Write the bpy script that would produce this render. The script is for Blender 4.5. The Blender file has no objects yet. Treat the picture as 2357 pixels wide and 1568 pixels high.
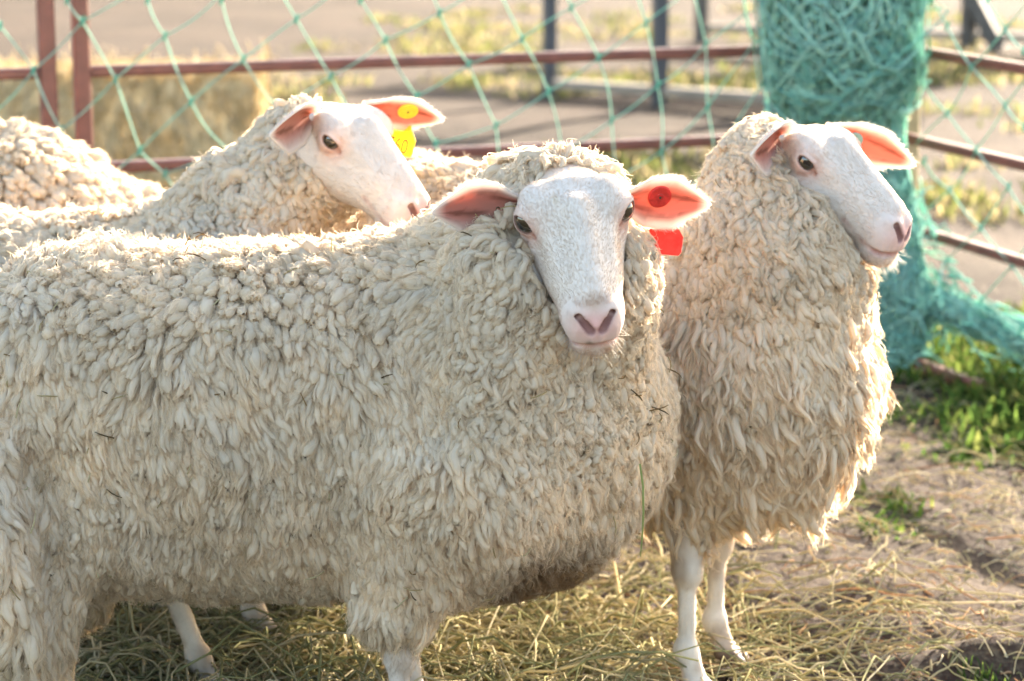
import bpy, math, random
import numpy as np
from mathutils import Vector, Matrix
from mathutils.kdtree import KDTree

RNG = np.random.default_rng(11)
random.seed(7)
scene = bpy.context.scene
COL = scene.collection

# ------------------------------------------------------------------ camera, light, exposure
PITCH = math.radians(11.9)
CAM_H = 1.3
cd = bpy.data.cameras.new('camera')
cam = bpy.data.objects.new('camera', cd)
COL.objects.link(cam)
cam.location = (0, 0, CAM_H)
cam.rotation_euler = (math.radians(90) - PITCH, 0, 0)
cd.lens = 85.0
cd.sensor_width = 36.0
cd.clip_start = 0.05
cd.clip_end = 2000
cd.dof.use_dof = True
cd.dof.focus_distance = 3.22
cd.dof.aperture_fstop = 4.8
scene.camera = cam

SUN_EL, SUN_AZ = math.radians(19), math.radians(34)      # azimuth clockwise from +Y
world = bpy.data.worlds.new('World')
scene.world = world
world.use_nodes = True
wn = world.node_tree
bg = wn.nodes['Background']
sky = wn.nodes.new('ShaderNodeTexSky')
sky.sky_type = 'NISHITA'
sky.sun_disc = False
sky.sun_elevation = SUN_EL
sky.sun_rotation = SUN_AZ
sky.dust_density = 2.0
sky.ozone_density = 0.3
wn.links.new(sky.outputs[0], bg.inputs[0])
bg.inputs[1].default_value = 0.098
ld = bpy.data.lights.new('sun', 'SUN')
ld.energy = 4.2
ld.angle = math.radians(0.5)
ld.color = (1.0, 0.90, 0.76)
sun = bpy.data.objects.new('sun', ld)
COL.objects.link(sun)
sdir = Vector((math.sin(SUN_AZ) * math.cos(SUN_EL), math.cos(SUN_AZ) * math.cos(SUN_EL), math.sin(SUN_EL)))
sun.rotation_euler = sdir.to_track_quat('Z', 'Y').to_euler()
sun.location = sdir * 30

vs = scene.view_settings
vs.view_transform = 'Standard'
vs.look = 'None'
vs.exposure = 3.2
vs.gamma = 1
scene.cycles.use_denoising = True
scene.cycles.max_bounces = 10
scene.cycles.diffuse_bounces = 5
scene.cycles.transmission_bounces = 6
scene.cycles.sample_clamp_indirect = 8

# ------------------------------------------------------------------ helpers
FPX = 5565.0


def at(px, py, Y):
    """the world point on the vertical plane y = Y seen at photo coordinates (2357 wide)"""
    a = (px - 1178.5) / FPX
    b = (784 - py) / FPX
    vy = math.cos(PITCH) + math.sin(PITCH) * b
    vz = -math.sin(PITCH) + math.cos(PITCH) * b
    t = Y / vy
    return np.array([a * t, Y, CAM_H + vz * t])


def tag(o, label=None, cat=None, group=None, kind=None):
    for k, v in (('label', label), ('category', cat), ('group', group), ('kind', kind)):
        if v:
            o[k] = v
    return o


def empty(name, loc, label=None, cat=None, group=None):
    o = bpy.data.objects.new(name, None)
    COL.objects.link(o)
    o.location = loc
    o.empty_display_size = 0.1
    return tag(o, label, cat, group)


def mesh_obj(name, verts, faces, mat, parent=None, smooth=True, cols=None, origin=None, quads=None, tris=None):
    """one mesh object; verts (n,3); faces list of tuples, or quads/tris int arrays"""
    v = np.asarray(verts, dtype=np.float32)
    if origin is not None:
        v = v - np.asarray(origin, dtype=np.float32)
    me = bpy.data.meshes.new(name)
    if quads is not None or tris is not None:
        parts, sizes = [], []
        if quads is not None and len(quads):
            parts.append(np.asarray(quads, dtype=np.int32).ravel())
            sizes.append(np.full(len(quads), 4, dtype=np.int32))
        if tris is not None and len(tris):
            parts.append(np.asarray(tris, dtype=np.int32).ravel())
            sizes.append(np.full(len(tris), 3, dtype=np.int32))
        loops = np.concatenate(parts)
        sz = np.concatenate(sizes)
        me.vertices.add(len(v))
        me.vertices.foreach_set('co', v.ravel())
        me.loops.add(len(loops))
        me.loops.foreach_set('vertex_index', loops)
        me.polygons.add(len(sz))
        st = np.zeros(len(sz), dtype=np.int32)
        st[1:] = np.cumsum(sz)[:-1]
        me.polygons.foreach_set('loop_start', st)
        me.update(calc_edges=True)
    else:
        me.from_pydata(v.tolist(), [], faces)
        me.update()
    if smooth:
        me.polygons.foreach_set('use_smooth', np.ones(len(me.polygons), dtype=bool))
    if cols is not None:
        a = me.attributes.new('col', 'FLOAT_COLOR', 'POINT')
        c = np.ones((len(v), 4), dtype=np.float32)
        c[:, :3] = cols
        a.data.foreach_set('color', c.ravel())
    me.materials.append(mat)
    o = bpy.data.objects.new(name, me)
    COL.objects.link(o)
    if parent is not None:
        o.parent = parent
    return o


def hair_obj(name, pts, radii, mat, parent=None, origin=None, cols=None):
    """pts (n,k,3), radii (k,)"""
    n, k = pts.shape[:2]
    if origin is not None:
        pts = pts - np.asarray(origin)
    c = bpy.data.hair_curves.new(name)
    c.add_curves([k] * n)
    c.points.foreach_set('position', np.ascontiguousarray(pts, dtype=np.float32).ravel())
    r = np.tile(np.asarray(radii, dtype=np.float32), n)
    at_ = c.attributes.get('radius') or c.attributes.new('radius', 'FLOAT', 'POINT')
    at_.data.foreach_set('value', r)
    if cols is not None:
        a = c.attributes.new('col', 'FLOAT_COLOR', 'CURVE')
        cc = np.ones((n, 4), np.float32)
        cc[:, :3] = cols
        a.data.foreach_set('color', cc.ravel())
    c.materials.append(mat)
    o = bpy.data.objects.new(name, c)
    COL.objects.link(o)
    if parent is not None:
        o.parent = parent
    return o


def unit(v):
    v = np.asarray(v, dtype=np.float64)
    return v / np.maximum(np.linalg.norm(v, axis=-1, keepdims=True), 1e-9)


def vnoise(p, freq, seed=0):
    """value noise in -1..1 for points (n,3)"""
    q = np.asarray(p) * freq + seed * 17.31
    i = np.floor(q).astype(np.int64)
    f = q - i
    f = f * f * (3 - 2 * f)
    out = np.zeros(len(q))
    for dx in (0, 1):
        for dy in (0, 1):
            for dz in (0, 1):
                h = (i[:, 0] + dx) * 374761393 + (i[:, 1] + dy) * 668265263 + (i[:, 2] + dz) * 2147483647 + seed * 1013
                h = (h ^ (h >> 13)) * 1274126177
                h = (h ^ (h >> 16)) & 0xFFFF
                w = (f[:, 0] if dx else 1 - f[:, 0]) * (f[:, 1] if dy else 1 - f[:, 1]) * (f[:, 2] if dz else 1 - f[:, 2])
                out += w * (h / 32767.5 - 1)
    return out


def surface_nets(f, lo, hi, h):
    lo = np.asarray(lo, float)
    n = np.ceil((np.asarray(hi, float) - lo) / h).astype(int) + 1
    ax = [lo[i] + h * np.arange(n[i]) for i in range(3)]
    V = np.empty(n, dtype=np.float32)
    YY, ZZ = np.meshgrid(ax[1], ax[2], indexing='ij')
    yz = np.stack([YY.ravel(), ZZ.ravel()], 1)
    step = max(1, 400000 // len(yz))
    for s in range(0, n[0], step):
        xs = ax[0][s:s + step]
        P = np.empty((len(xs) * len(yz), 3))
        P[:, 0] = np.repeat(xs, len(yz))
        P[:, 1:] = np.tile(yz, (len(xs), 1))
        V[s:s + step] = f(P).reshape(len(xs), n[1], n[2])
    S = V < 0
    cnt = np.zeros(n - 1, dtype=np.int8)
    offs = [(a, b, c) for a in (0, 1) for b in (0, 1) for c in (0, 1)]
    for a, b, c in offs:
        cnt += S[a:n[0] - 1 + a, b:n[1] - 1 + b, c:n[2] - 1 + c]
    act = (cnt > 0) & (cnt < 8)
    idx = np.argwhere(act)
    vid = np.full(n - 1, -1, dtype=np.int64)
    vid[act] = np.arange(len(idx))
    cv = np.stack([V[idx[:, 0] + a, idx[:, 1] + b, idx[:, 2] + c] for a, b, c in offs], 1)
    acc = np.zeros((len(idx), 3))
    num = np.zeros(len(idx))
    O = np.array(offs, float)
    for i in range(8):
        for j in range(i + 1, 8):
            if abs(O[i] - O[j]).sum() != 1:
                continue
            m = (cv[:, i] < 0) != (cv[:, j] < 0)
            t = cv[:, i] / np.where(m, cv[:, i] - cv[:, j], 1)
            acc += np.where(m, 1, 0)[:, None] * (O[i] + (O[j] - O[i]) * t[:, None])
            num += m
    verts = lo + h * (idx + acc / num[:, None])
    quads = []
    for k in range(3):
        u, w = (k + 1) % 3, (k + 2) % 3
        sl0 = [slice(None)] * 3
        sl1 = [slice(None)] * 3
        sl0[k] = slice(0, -1)
        sl1[k] = slice(1, None)
        e = S[tuple(sl0)] != S[tuple(sl1)]
        g = np.argwhere(e)
        g = g[(g[:, u] > 0) & (g[:, u] < n[u] - 1) & (g[:, w] > 0) & (g[:, w] < n[w] - 1)]
        ins = S[g[:, 0], g[:, 1], g[:, 2]]
        c = []
        for du, dw in ((-1, -1), (0, -1), (0, 0), (-1, 0)):
            q = g.copy()
            q[:, u] += du
            q[:, w] += dw
            c.append(vid[q[:, 0], q[:, 1], q[:, 2]])
        qd = np.stack(c, 1)
        qd[~ins] = qd[~ins][:, ::-1]
        quads.append(qd)
    return verts, np.concatenate(quads)


def grad(f, p, e=0.004):
    g = np.empty_like(p)
    for k in range(3):
        d = np.zeros(3)
        d[k] = e
        g[:, k] = f(p + d) - f(p - d)
    return unit(g)


def smin(a, b, k):
    h = np.maximum(k - np.abs(a - b), 0) / k
    return np.minimum(a, b) - h * h * k * 0.25


def smax(a, b, k):
    return -smin(-a, -b, k)


def cone(p, a, b, ra, rb):
    a = np.asarray(a, float)
    b = np.asarray(b, float)
    d = b - a
    t = np.clip(((p - a) @ d) / (d @ d), 0, 1)
    return np.linalg.norm(p - a - t[:, None] * d, axis=1) - (ra + (rb - ra) * t)


def ell(p, c, r, R=None):
    q = p - np.asarray(c, float)
    if R is not None:
        q = q @ np.asarray(R).T          # rows of R are the axes
    r = np.asarray(r, float)
    k0 = np.linalg.norm(q / r, axis=1)
    k1 = np.linalg.norm(q / (r * r), axis=1)
    return np.where(k1 > 1e-9, k0 * (k0 - 1) / np.maximum(k1, 1e-9), -r.min())


def tubes(paths, radii, sides=5):
    """list of (k,3) paths of equal length k -> verts, quads ; radii (n,k)"""
    P = np.asarray(paths, float)
    n, k = P.shape[:2]
    T = np.gradient(P, axis=1)
    T = unit(T)
    ref = np.where(np.abs(T[:, :1, 2:3]) < 0.9, np.array([0, 0, 1.0]), np.array([1.0, 0, 0]))
    U = unit(np.cross(T, np.broadcast_to(ref, T.shape)))
    W = np.cross(T, U)
    R = np.broadcast_to(np.asarray(radii, float), (n, k))
    ang = 2 * np.pi * np.arange(sides) / sides
    V = P[:, :, None, :] + R[:, :, None, None] * (np.cos(ang)[None, None, :, None] * U[:, :, None, :] + np.sin(ang)[None, None, :, None] * W[:, :, None, :])
    verts = V.reshape(-1, 3)
    i = np.arange(n)[:, None, None] * k * sides
    r = np.arange(k - 1)[None, :, None] * sides
    s = np.arange(sides)[None, None, :]
    s2 = (s + 1) % sides
    q = np.stack([i + r + s, i + r + s2, i + r + sides + s2, i + r + sides + s], -1).reshape(-1, 4)
    return verts, q


# ------------------------------------------------------------------ materials
def new_mat(name):
    m = bpy.data.materials.new(name)
    m.use_nodes = True
    nt = m.node_tree
    for n in list(nt.nodes):
        nt.nodes.remove(n)
    return m, nt, nt.nodes.new('ShaderNodeOutputMaterial')


def nd(nt, typ, **kw):
    n = nt.nodes.new(typ)
    for k, v in kw.items():
        setattr(n, k, v)
    return n


def mix_rgb(nt, fac, a, b, blend='MIX'):
    n = nt.nodes.new('ShaderNodeMix')
    n.data_type = 'RGBA'
    n.blend_type = blend
    for sock, val in ((n.inputs[0], fac), (n.inputs[6], a), (n.inputs[7], b)):
        if hasattr(val, 'is_linked') or hasattr(val, 'links'):
            nt.links.new(val, sock)
        elif isinstance(val, (int, float)):
            sock.default_value = val
        else:
            sock.default_value = (*val[:3], 1)
    return n.outputs[2]


def noise_fac(nt, scale, detail=4, lo=0.4, hi=0.6, vec=None, rough=0.55):
    t = nd(nt, 'ShaderNodeTexNoise')
    t.inputs['Scale'].default_value = scale
    t.inputs['Detail'].default_value = detail
    t.inputs['Roughness'].default_value = rough
    if vec is not None:
        nt.links.new(vec, t.inputs['Vector'])
    r = nd(nt, 'ShaderNodeMapRange')
    r.inputs[1].default_value = lo
    r.inputs[2].default_value = hi
    nt.links.new(t.outputs[0], r.inputs[0])
    return r.outputs[0], t.outputs[0]


def objcoord(nt):
    return nd(nt, 'ShaderNodeTexCoord').outputs['Object']


def fibre_mat(name, color, trans=0.35, tcol=None, attr=True, bump=0.0, bscale=250):
    """diffuse + translucent, for wool, straw, leaves and net"""
    m, nt, out = new_mat(name)
    if attr:
        a = nd(nt, 'ShaderNodeAttribute', attribute_name='col')
        c = a.outputs['Color']
    else:
        f, _ = noise_fac(nt, 60, 3, 0.3, 0.7, objcoord(nt))
        c = mix_rgb(nt, f, tuple(x * 0.85 for x in color), tuple(min(1, x * 1.12) for x in color))
    d = nd(nt, 'ShaderNodeBsdfDiffuse')
    t = nd(nt, 'ShaderNodeBsdfTranslucent')
    nt.links.new(c, d.inputs[0])
    if tcol is None:
        nt.links.new(c, t.inputs[0])
    else:
        t.inputs[0].default_value = (*tcol, 1)
    if bump:
        f, raw = noise_fac(nt, bscale, 4, 0, 1, objcoord(nt))
        b = nd(nt, 'ShaderNodeBump')
        b.inputs['Strength'].default_value = bump
        b.inputs['Distance'].default_value = 0.004
        nt.links.new(raw, b.inputs['Height'])
        nt.links.new(b.outputs[0], d.inputs['Normal'])
    mx = nd(nt, 'ShaderNodeMixShader')
    mx.inputs[0].default_value = trans
    nt.links.new(d.outputs[0], mx.inputs[1])
    nt.links.new(t.outputs[0], mx.inputs[2])
    nt.links.new(mx.outputs[0], out.inputs[0])
    return m


def pbr(name, color=None, rough=0.5, metal=0.0, attr=False, var=0.0, vscale=30, bump=0.0, bscale=80, coat=0.0, sss=0.0, trans=0.0):
    m, nt, out = new_mat(name)
    p = nd(nt, 'ShaderNodeBsdfPrincipled')
    p.inputs['Roughness'].default_value = rough
    p.inputs['Metallic'].default_value = metal
    p.inputs['Coat Weight'].default_value = coat
    if attr:
        c = nd(nt, 'ShaderNodeAttribute', attribute_name='col').outputs['Color']
    else:
        c = None
        p.inputs['Base Color'].default_value = (*color, 1)
    if var:
        f, _ = noise_fac(nt, vscale, 5, 0.35, 0.65, objcoord(nt))
        base = c if c is not None else color
        if c is None:
            c = mix_rgb(nt, f, tuple(x * (1 - var) for x in color), tuple(min(1, x * (1 + var)) for x in color))
        else:
            g = mix_rgb(nt, f, (1 - var,) * 3, (1, 1, 1))
            c = mix_rgb(nt, 1.0, base, g, 'MULTIPLY')
    if c is not None:
        nt.links.new(c, p.inputs['Base Color'])
    if sss:
        p.inputs['Subsurface Weight'].default_value = sss
        p.inputs['Subsurface Radius'].default_value = (0.006, 0.003, 0.002)
        p.inputs['Subsurface Scale'].default_value = 1.0
    if bump:
        _, raw = noise_fac(nt, bscale, 5, 0, 1, objcoord(nt))
        b = nd(nt, 'ShaderNodeBump')
        b.inputs['Strength'].default_value = bump
        b.inputs['Distance'].default_value = 0.003
        nt.links.new(raw, b.inputs['Height'])
        nt.links.new(b.outputs[0], p.inputs['Normal'])
    sh = p.outputs[0]
    if trans:
        t = nd(nt, 'ShaderNodeBsdfTranslucent')
        if c is not None:
            nt.links.new(c, t.inputs[0])
        else:
            t.inputs[0].default_value = (*color, 1)
        mx = nd(nt, 'ShaderNodeMixShader')
        mx.inputs[0].default_value = trans
        nt.links.new(sh, mx.inputs[1])
        nt.links.new(t.outputs[0], mx.inputs[2])
        sh = mx.outputs[0]
    nt.links.new(sh, out.inputs[0])
    return m


M_WOOL = fibre_mat('wool', None, 0.45, attr=True, bump=0.5, bscale=420)
M_FUZZ = fibre_mat('wool_fibre', None, 0.66, attr=True)
M_SKIN = pbr('white_hair_skin', rough=0.75, attr=True, var=0.05, vscale=120, bump=0.15, bscale=600)
M_FACEHAIR = fibre_mat('face_hair', (0.60, 0.515, 0.43), 0.38, attr=False)
M_EYE = pbr('eye', rough=0.04, attr=True, coat=1.0)
M_RED_TAG = pbr('red_plastic', (0.72, 0.07, 0.05), 0.4, var=0.2, vscale=90, trans=0.5)
M_YEL_TAG = pbr('yellow_plastic', (0.80, 0.60, 0.03), 0.4, var=0.06, vscale=90, trans=0.5)
M_YEL_BUT = pbr('yellow_button', (0.62, 0.50, 0.03), 0.4, var=0.08, vscale=120)
M_INK = pbr('tag_ink', (0.12, 0.05, 0.005), 0.6)
M_GREEN_TAG = pbr('green_button', (0.22, 0.36, 0.29), 0.45, var=0.15)
M_PIN = pbr('tag_pin', (0.06, 0.04, 0.02), 0.5)


def ear_material():
    m, nt, out = new_mat('ear')
    a = nd(nt, 'ShaderNodeAttribute', attribute_name='col')
    tr = nd(nt, 'ShaderNodeAttribute', attribute_name='glow')
    d = nd(nt, 'ShaderNodeBsdfDiffuse')
    t = nd(nt, 'ShaderNodeBsdfTranslucent')
    nt.links.new(a.outputs['Color'], d.inputs[0])
    nt.links.new(tr.outputs['Color'], t.inputs[0])
    mx = nd(nt, 'ShaderNodeMixShader')
    mx.inputs[0].default_value = 0.48
    nt.links.new(d.outputs[0], mx.inputs[1])
    nt.links.new(t.outputs[0], mx.inputs[2])
    nt.links.new(mx.outputs[0], out.inputs[0])
    return m


M_EAR = ear_material()

#@@GROUND
# ------------------------------------------------------------------ ground
def ground_z(x, y):
    """height of the trodden earth (vectorised)"""
    p = np.stack([x, y, np.zeros_like(x)], 1)
    near = np.clip((9 - np.abs(y - 4)) / 4, 0, 1)
    z = 0.010 * vnoise(p, 2.3, 3) + near * (0.008 * vnoise(p, 7, 5) + 0.004 * vnoise(p, 19, 6) + 0.002 * vnoise(p, 47, 8))
    # hollows and ridges of dry mud to the right of the sheep
    for cx, cy, rx, ry, hh in ((0.79, 3.68, 0.16, 0.05, 0.05), (0.62, 3.86, 0.13, 0.05, 0.022), (0.66, 4.05, 0.16, 0.06, 0.024), (1.02, 3.9, 0.14, 0.05, 0.03)):
        z = z + hh * np.exp(-((x - cx) / rx) ** 2 - ((y - cy) / ry) ** 2)
    return z - 0.012


def axis_pts(segs):
    out = []
    for a, b, st in segs:
        out.append(np.arange(a, b, st))
    out.append(np.array([segs[-1][1]]))
    return np.concatenate(out)


gx = axis_pts([(-400, -60, 40), (-60, -8, 4), (-8, -2, 0.25), (-2, 2.4, 0.022), (2.4, 8, 0.25), (8, 60, 4), (60, 400, 40)])
gy = axis_pts([(-300, -20, 30), (-20, 2, 1.0), (2, 2.8, 0.1), (2.8, 7.0, 0.022), (7, 22, 0.12), (22, 60, 2), (60, 600, 40)])
GX, GY = np.meshgrid(gx, gy, indexing='ij')
gv = np.stack([GX.ravel(), GY.ravel(), ground_z(GX.ravel(), GY.ravel())], 1)
nx_, ny_ = len(gx), len(gy)
ii, jj = np.meshgrid(np.arange(nx_ - 1), np.arange(ny_ - 1), indexing='ij')
b0 = (ii * ny_ + jj).ravel()
gq = np.stack([b0, b0 + ny_, b0 + ny_ + 1, b0 + 1], 1)


def ground_mat():
    m, nt, out = new_mat('dry_earth')
    oc = objcoord(nt)
    p = nd(nt, 'ShaderNodeBsdfPrincipled')
    p.inputs['Roughness'].default_value = 0.95
    p.inputs['Specular IOR Level'].default_value = 0.08
    f1, r1 = noise_fac(nt, 1.1, 6, 0.38, 0.62, oc)
    f2, r2 = noise_fac(nt, 14, 6, 0.35, 0.65, oc)
    f3, r3 = noise_fac(nt, 90, 4, 0.45, 0.7, oc)
    c = mix_rgb(nt, f1, (0.030, 0.019, 0.014), (0.070, 0.045, 0.0325))
    c = mix_rgb(nt, f2, c, mix_rgb(nt, 0.5, c, (0.058, 0.040, 0.030)))
    c2 = mix_rgb(nt, f3, c, (0.11, 0.085, 0.055))
    nt.links.new(c2, p.inputs['Base Color'])
    b = nd(nt, 'ShaderNodeBump')
    b.inputs['Strength'].default_value = 0.7
    b.inputs['Distance'].default_value = 0.02
    _, rb = noise_fac(nt, 45, 7, 0, 1, oc, 0.65)
    nt.links.new(rb, b.inputs['Height'])
    nt.links.new(b.outputs[0], p.inputs['Normal'])
    nt.links.new(p.outputs[0], out.inputs[0])
    return m


tag(mesh_obj('ground', gv, None, ground_mat(), quads=gq), kind='structure')


def strand_field(n, xs, ys, lmin, lmax, rad, cols, seed, lift=0.03, curl=0.6, k=6, upright=0.15):
    """n curved stalks lying on the ground: verts, quads, colours"""
    g = np.random.default_rng(seed)
    x, y = xs(g, n), ys(g, n)
    L = g.uniform(lmin, lmax, n)
    th = g.uniform(0, 2 * np.pi, n)
    bend = g.normal(0, curl, n)
    up = np.abs(g.normal(0, upright, n))
    P = np.zeros((n, k, 3))
    px, py = x.copy(), y.copy()
    zz = np.zeros(n)
    h0 = g.uniform(0.002, lift, n)
    for i in range(k):
        t = i / (k - 1)
        P[:, i, 0], P[:, i, 1] = px, py
        P[:, i, 2] = ground_z(px, py) + h0 * (0.4 + np.sin(t * np.pi) * g.uniform(0.2, 1.2, n)) + up * L * t * (1 - 0.35 * t)
        a = th + bend * t
        px = px + np.cos(a) * L / k
        py = py + np.sin(a) * L / k
    r = g.uniform(0.6, 1.3, n)[:, None] * rad * np.linspace(1, 0.55, k)[None]
    v, q = tubes(P, r, 4)
    ci = g.integers(0, len(cols), n)
    c = np.asarray(cols)[ci] * g.uniform(0.75, 1.2, n)[:, None]
    return v, q, np.repeat(c, k * 4, axis=0)


M_HAY = fibre_mat('hay', None, 0.35, attr=True)
M_LEAF = fibre_mat('grass_blade', None, 0.5, attr=True)


def merge(chunks):
    vs_, qs_, cs_, o = [], [], [], 0
    for v, q, c in chunks:
        vs_.append(v)
        qs_.append(q + o)
        cs_.append(c)
        o += len(v)
    return np.concatenate(vs_), np.concatenate(qs_), np.concatenate(cs_)


GREENHAY = [(0.29, 0.27, 0.13), (0.37, 0.32, 0.17), (0.46, 0.39, 0.23), (0.24, 0.23, 0.11), (0.52, 0.44, 0.28)]
PALEHAY = [(0.58, 0.48, 0.28), (0.50, 0.42, 0.24), (0.40, 0.37, 0.20), (0.62, 0.54, 0.36), (0.45, 0.28, 0.15)]
uni = lambda a, b: (lambda g, n: g.uniform(a, b, n))
nrm = lambda m, s: (lambda g, n: g.normal(m, s, n))
hay = merge([
    strand_field(2600, nrm(-0.45, 0.35), nrm(3.55, 0.30), 0.10, 0.34, 0.0021, GREENHAY, 21, 0.06),
    strand_field(1250, nrm(0.08, 0.24), nrm(3.62, 0.32), 0.06, 0.26, 0.0020, GREENHAY + PALEHAY[:3], 22, 0.035),
    strand_field(300, nrm(0.42, 0.25), nrm(3.72, 0.28), 0.06, 0.28, 0.0018, PALEHAY + GREENHAY[:3], 23, 0.022),
    strand_field(900, uni(0.2, 1.9), uni(3.4, 6.2), 0.03, 0.16, 0.0013, PALEHAY, 24, 0.018),
    strand_field(3000, uni(0.1, 1.7), uni(3.3, 5.4), 0.008, 0.035, 0.0018, PALEHAY + GREENHAY, 25, 0.008, 0.3, 4),
    strand_field(2000, uni(-1.8, 1.6), uni(4.2, 6.5), 0.04, 0.2, 0.0014, PALEHAY, 26, 0.02),
])
tag(mesh_obj('hay_litter', hay[0], None, M_HAY, quads=hay[1], cols=hay[2]), kind='stuff')


def blades(n, cx, cy, sx, sy, hmin, hmax, w, cols, seed, clump=0.0, lean=0.5):
    g = np.random.default_rng(seed)
    if clump:
        nc = max(3, n // 45)
        ccx, ccy = g.normal(cx, sx, nc), g.normal(cy, sy, nc)
        k = g.integers(0, nc, n)
        x, y = ccx[k] + g.normal(0, clump, n), ccy[k] + g.normal(0, clump, n)
    else:
        x, y = g.normal(cx, sx, n), g.normal(cy, sy, n)
    H = g.uniform(hmin, hmax, n)
    th = g.uniform(0, 2 * np.pi, n)
    ln = g.uniform(0.1, 1.0, n) * lean
    d = np.stack([np.cos(th), np.sin(th), np.zeros(n)], 1)
    s = np.stack([-np.sin(th), np.cos(th), np.zeros(n)], 1)
    base = np.stack([x, y, ground_z(x, y) - 0.004], 1)
    V = []
    ws = g.uniform(0.6, 1.3, n)[:, None] * w
    for t, wf in ((0, 0.7), (0.35, 1.0), (0.7, 0.7), (1.0, 0.05)):
        c = base + d * (ln * H * t * t)[:, None]
        c[:, 2] += H * t * (1 - 0.25 * ln * t)
        V += [c - s * ws * wf, c + s * ws * wf]
    V = np.stack(V, 1).reshape(-1, 3)
    b = np.arange(n)[:, None] * 8
    q = np.concatenate([b + np.array([0, 1, 3, 2]), b + np.array([2, 3, 5, 4]), b + np.array([4, 5, 7, 6])])
    c = np.asarray(cols)[g.integers(0, len(cols), n)] * g.uniform(0.7, 1.25, n)[:, None]
    return V, q, np.repeat(c, 8, axis=0)


GR = [(0.07, 0.12, 0.025), (0.10, 0.15, 0.03), (0.14, 0.18, 0.04), (0.05, 0.09, 0.02)]
YG = [(0.15, 0.165, 0.045), (0.19, 0.185, 0.06), (0.12, 0.14, 0.035), (0.21, 0.19, 0.08)]
grass = merge([
    blades(1200, 1.34, 5.80, 0.20, 0.26, 0.02, 0.11, 0.0035, GR, 31, 0.07, 1.3),
    blades(2400, 1.32, 5.72, 0.22, 0.26, 0.02, 0.085, 0.0100, GR + YG[:2], 30, 0.06, 1.7),
    blades(1500, 1.28, 5.22, 0.13, 0.15, 0.015, 0.07, 0.0085, GR + YG[:1], 32, 0.05, 1.7),
    blades(500, 1.25, 5.25, 0.14, 0.15, 0.02, 0.085, 0.0032, GR, 37, 0.05, 1.3),
    blades(120, 0.74, 4.60, 0.05, 0.08, 0.01, 0.045, 0.0045, GR + YG[:1], 33, 0.035, 1.7),
    blades(130, 1.12, 4.90, 0.12, 0.12, 0.01, 0.04, 0.0045, GR, 34, 0.03, 1.7),
    blades(70, 0.735, 3.60, 0.02, 0.015, 0.01, 0.030, 0.002, GR, 35),
    blades(700, 1.15, 6.5, 0.35, 0.5, 0.02, 0.07, 0.006, GR + YG, 36, 0.07, 1.6),
])
tag(mesh_obj('grass', grass[0], None, M_LEAF, quads=grass[1], cols=grass[2]), kind='stuff')
far = []
for i, (px, py, n, sx, sy) in enumerate((
        (1400, 75, 1500, 0.75, 0.8), (1480, 200, 1500, 0.55, 0.35), (1600, 200, 1000, 0.35, 0.3), (1060, 110, 700, 0.35, 0.3),
        (930, 120, 420, 0.25, 0.2), (640, 225, 500, 0.2, 0.18), (1430, 180, 900, 0.25, 0.25), (2190, 60, 1200, 0.5, 0.8), (2300, 170, 1500, 0.35, 0.5),
        (2170, 150, 1000, 0.2, 0.5), (2340, 250, 900, 0.3, 0.4), (2250, 420, 500, 0.3, 0.25), (1440, 395, 900, 0.22, 0.2), (1520, 370, 500, 0.2, 0.15),
        (2320, 480, 500, 0.2, 0.2), (1250, 60, 700, 0.3, 0.6), (1690, 60, 900, 0.4, 0.8), (1700, 190, 700, 0.2, 0.35), (800, 180, 260, 0.15, 0.15))):
    b = (784 - py) / FPX
    sl = (-math.sin(PITCH) + math.cos(PITCH) * b) / (math.cos(PITCH) + math.sin(PITCH) * b)
    Y = -CAM_H / sl
    X = at(px, py, Y)[0]
    far.append(blades(int(n * .5), X, Y, sx * 1.25, sy * 1.25, 0.02, 0.09, 0.008, YG + [(0.30, 0.24, 0.12), (0.34, 0.27, 0.16), (0.22, 0.17, 0.09)], 40 + i, 0.10, 1.4))
far = merge(far)
tag(mesh_obj('weeds', far[0], None, M_LEAF, quads=far[1], cols=far[2]), kind='stuff')

#@@FENCE
# ------------------------------------------------------------------ pen fence, net, bale, far corral
M_PAINT = pbr('red_oxide_paint', (0.15, 0.048, 0.034), 0.42, var=0.2, vscale=25, bump=0.15, bscale=60)
M_DARK = pbr('dark_steel', (0.045, 0.045, 0.05), 0.5, var=0.25, vscale=12)
M_WOODD = pbr('weathered_timber', (0.09, 0.075, 0.06), 0.8, var=0.3, vscale=14, bump=0.4, bscale=40)
M_PALE = pbr('pale_rail', (0.24, 0.185, 0.13), 0.7, var=0.2, vscale=10)
M_GALV = pbr('bare_steel', (0.55, 0.50, 0.42), 0.25, metal=0.9)
M_POST = pbr('tan_post', (0.40, 0.29, 0.16), 0.6, var=0.2, vscale=20)
M_NET = fibre_mat('green_net_cord', None, 0.35, attr=True)
RAILS = (1.20, 0.98, 0.76, 0.537, 0.31)


def sq_tube(a, b, w, d=None, bev=0.2):
    """a rounded square tube from a to b (8 sided)"""
    a, b = np.asarray(a, float), np.asarray(b, float)
    d = d or w
    T = unit(b - a)
    ref = np.array([0, 0, 1.0]) if abs(T[2]) < 0.9 else np.array([0.95, 0.32, 0])
    U = unit(np.cross(T, ref))
    W = np.cross(T, U)
    k = 1 - bev
    prof = [(1, k), (k, 1), (-k, 1), (-1, k), (-1, -k), (-k, -1), (k, -1), (1, -k)]
    v = []
    for p in (a, b):
        v += [p + U * x * w / 2 + W * y * d / 2 for x, y in prof]
    f = [tuple(range(7, -1, -1)), tuple(range(8, 16))] + [(i, (i + 1) % 8, 8 + (i + 1) % 8, 8 + i) for i in range(8)]
    return np.array(v), f


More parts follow.
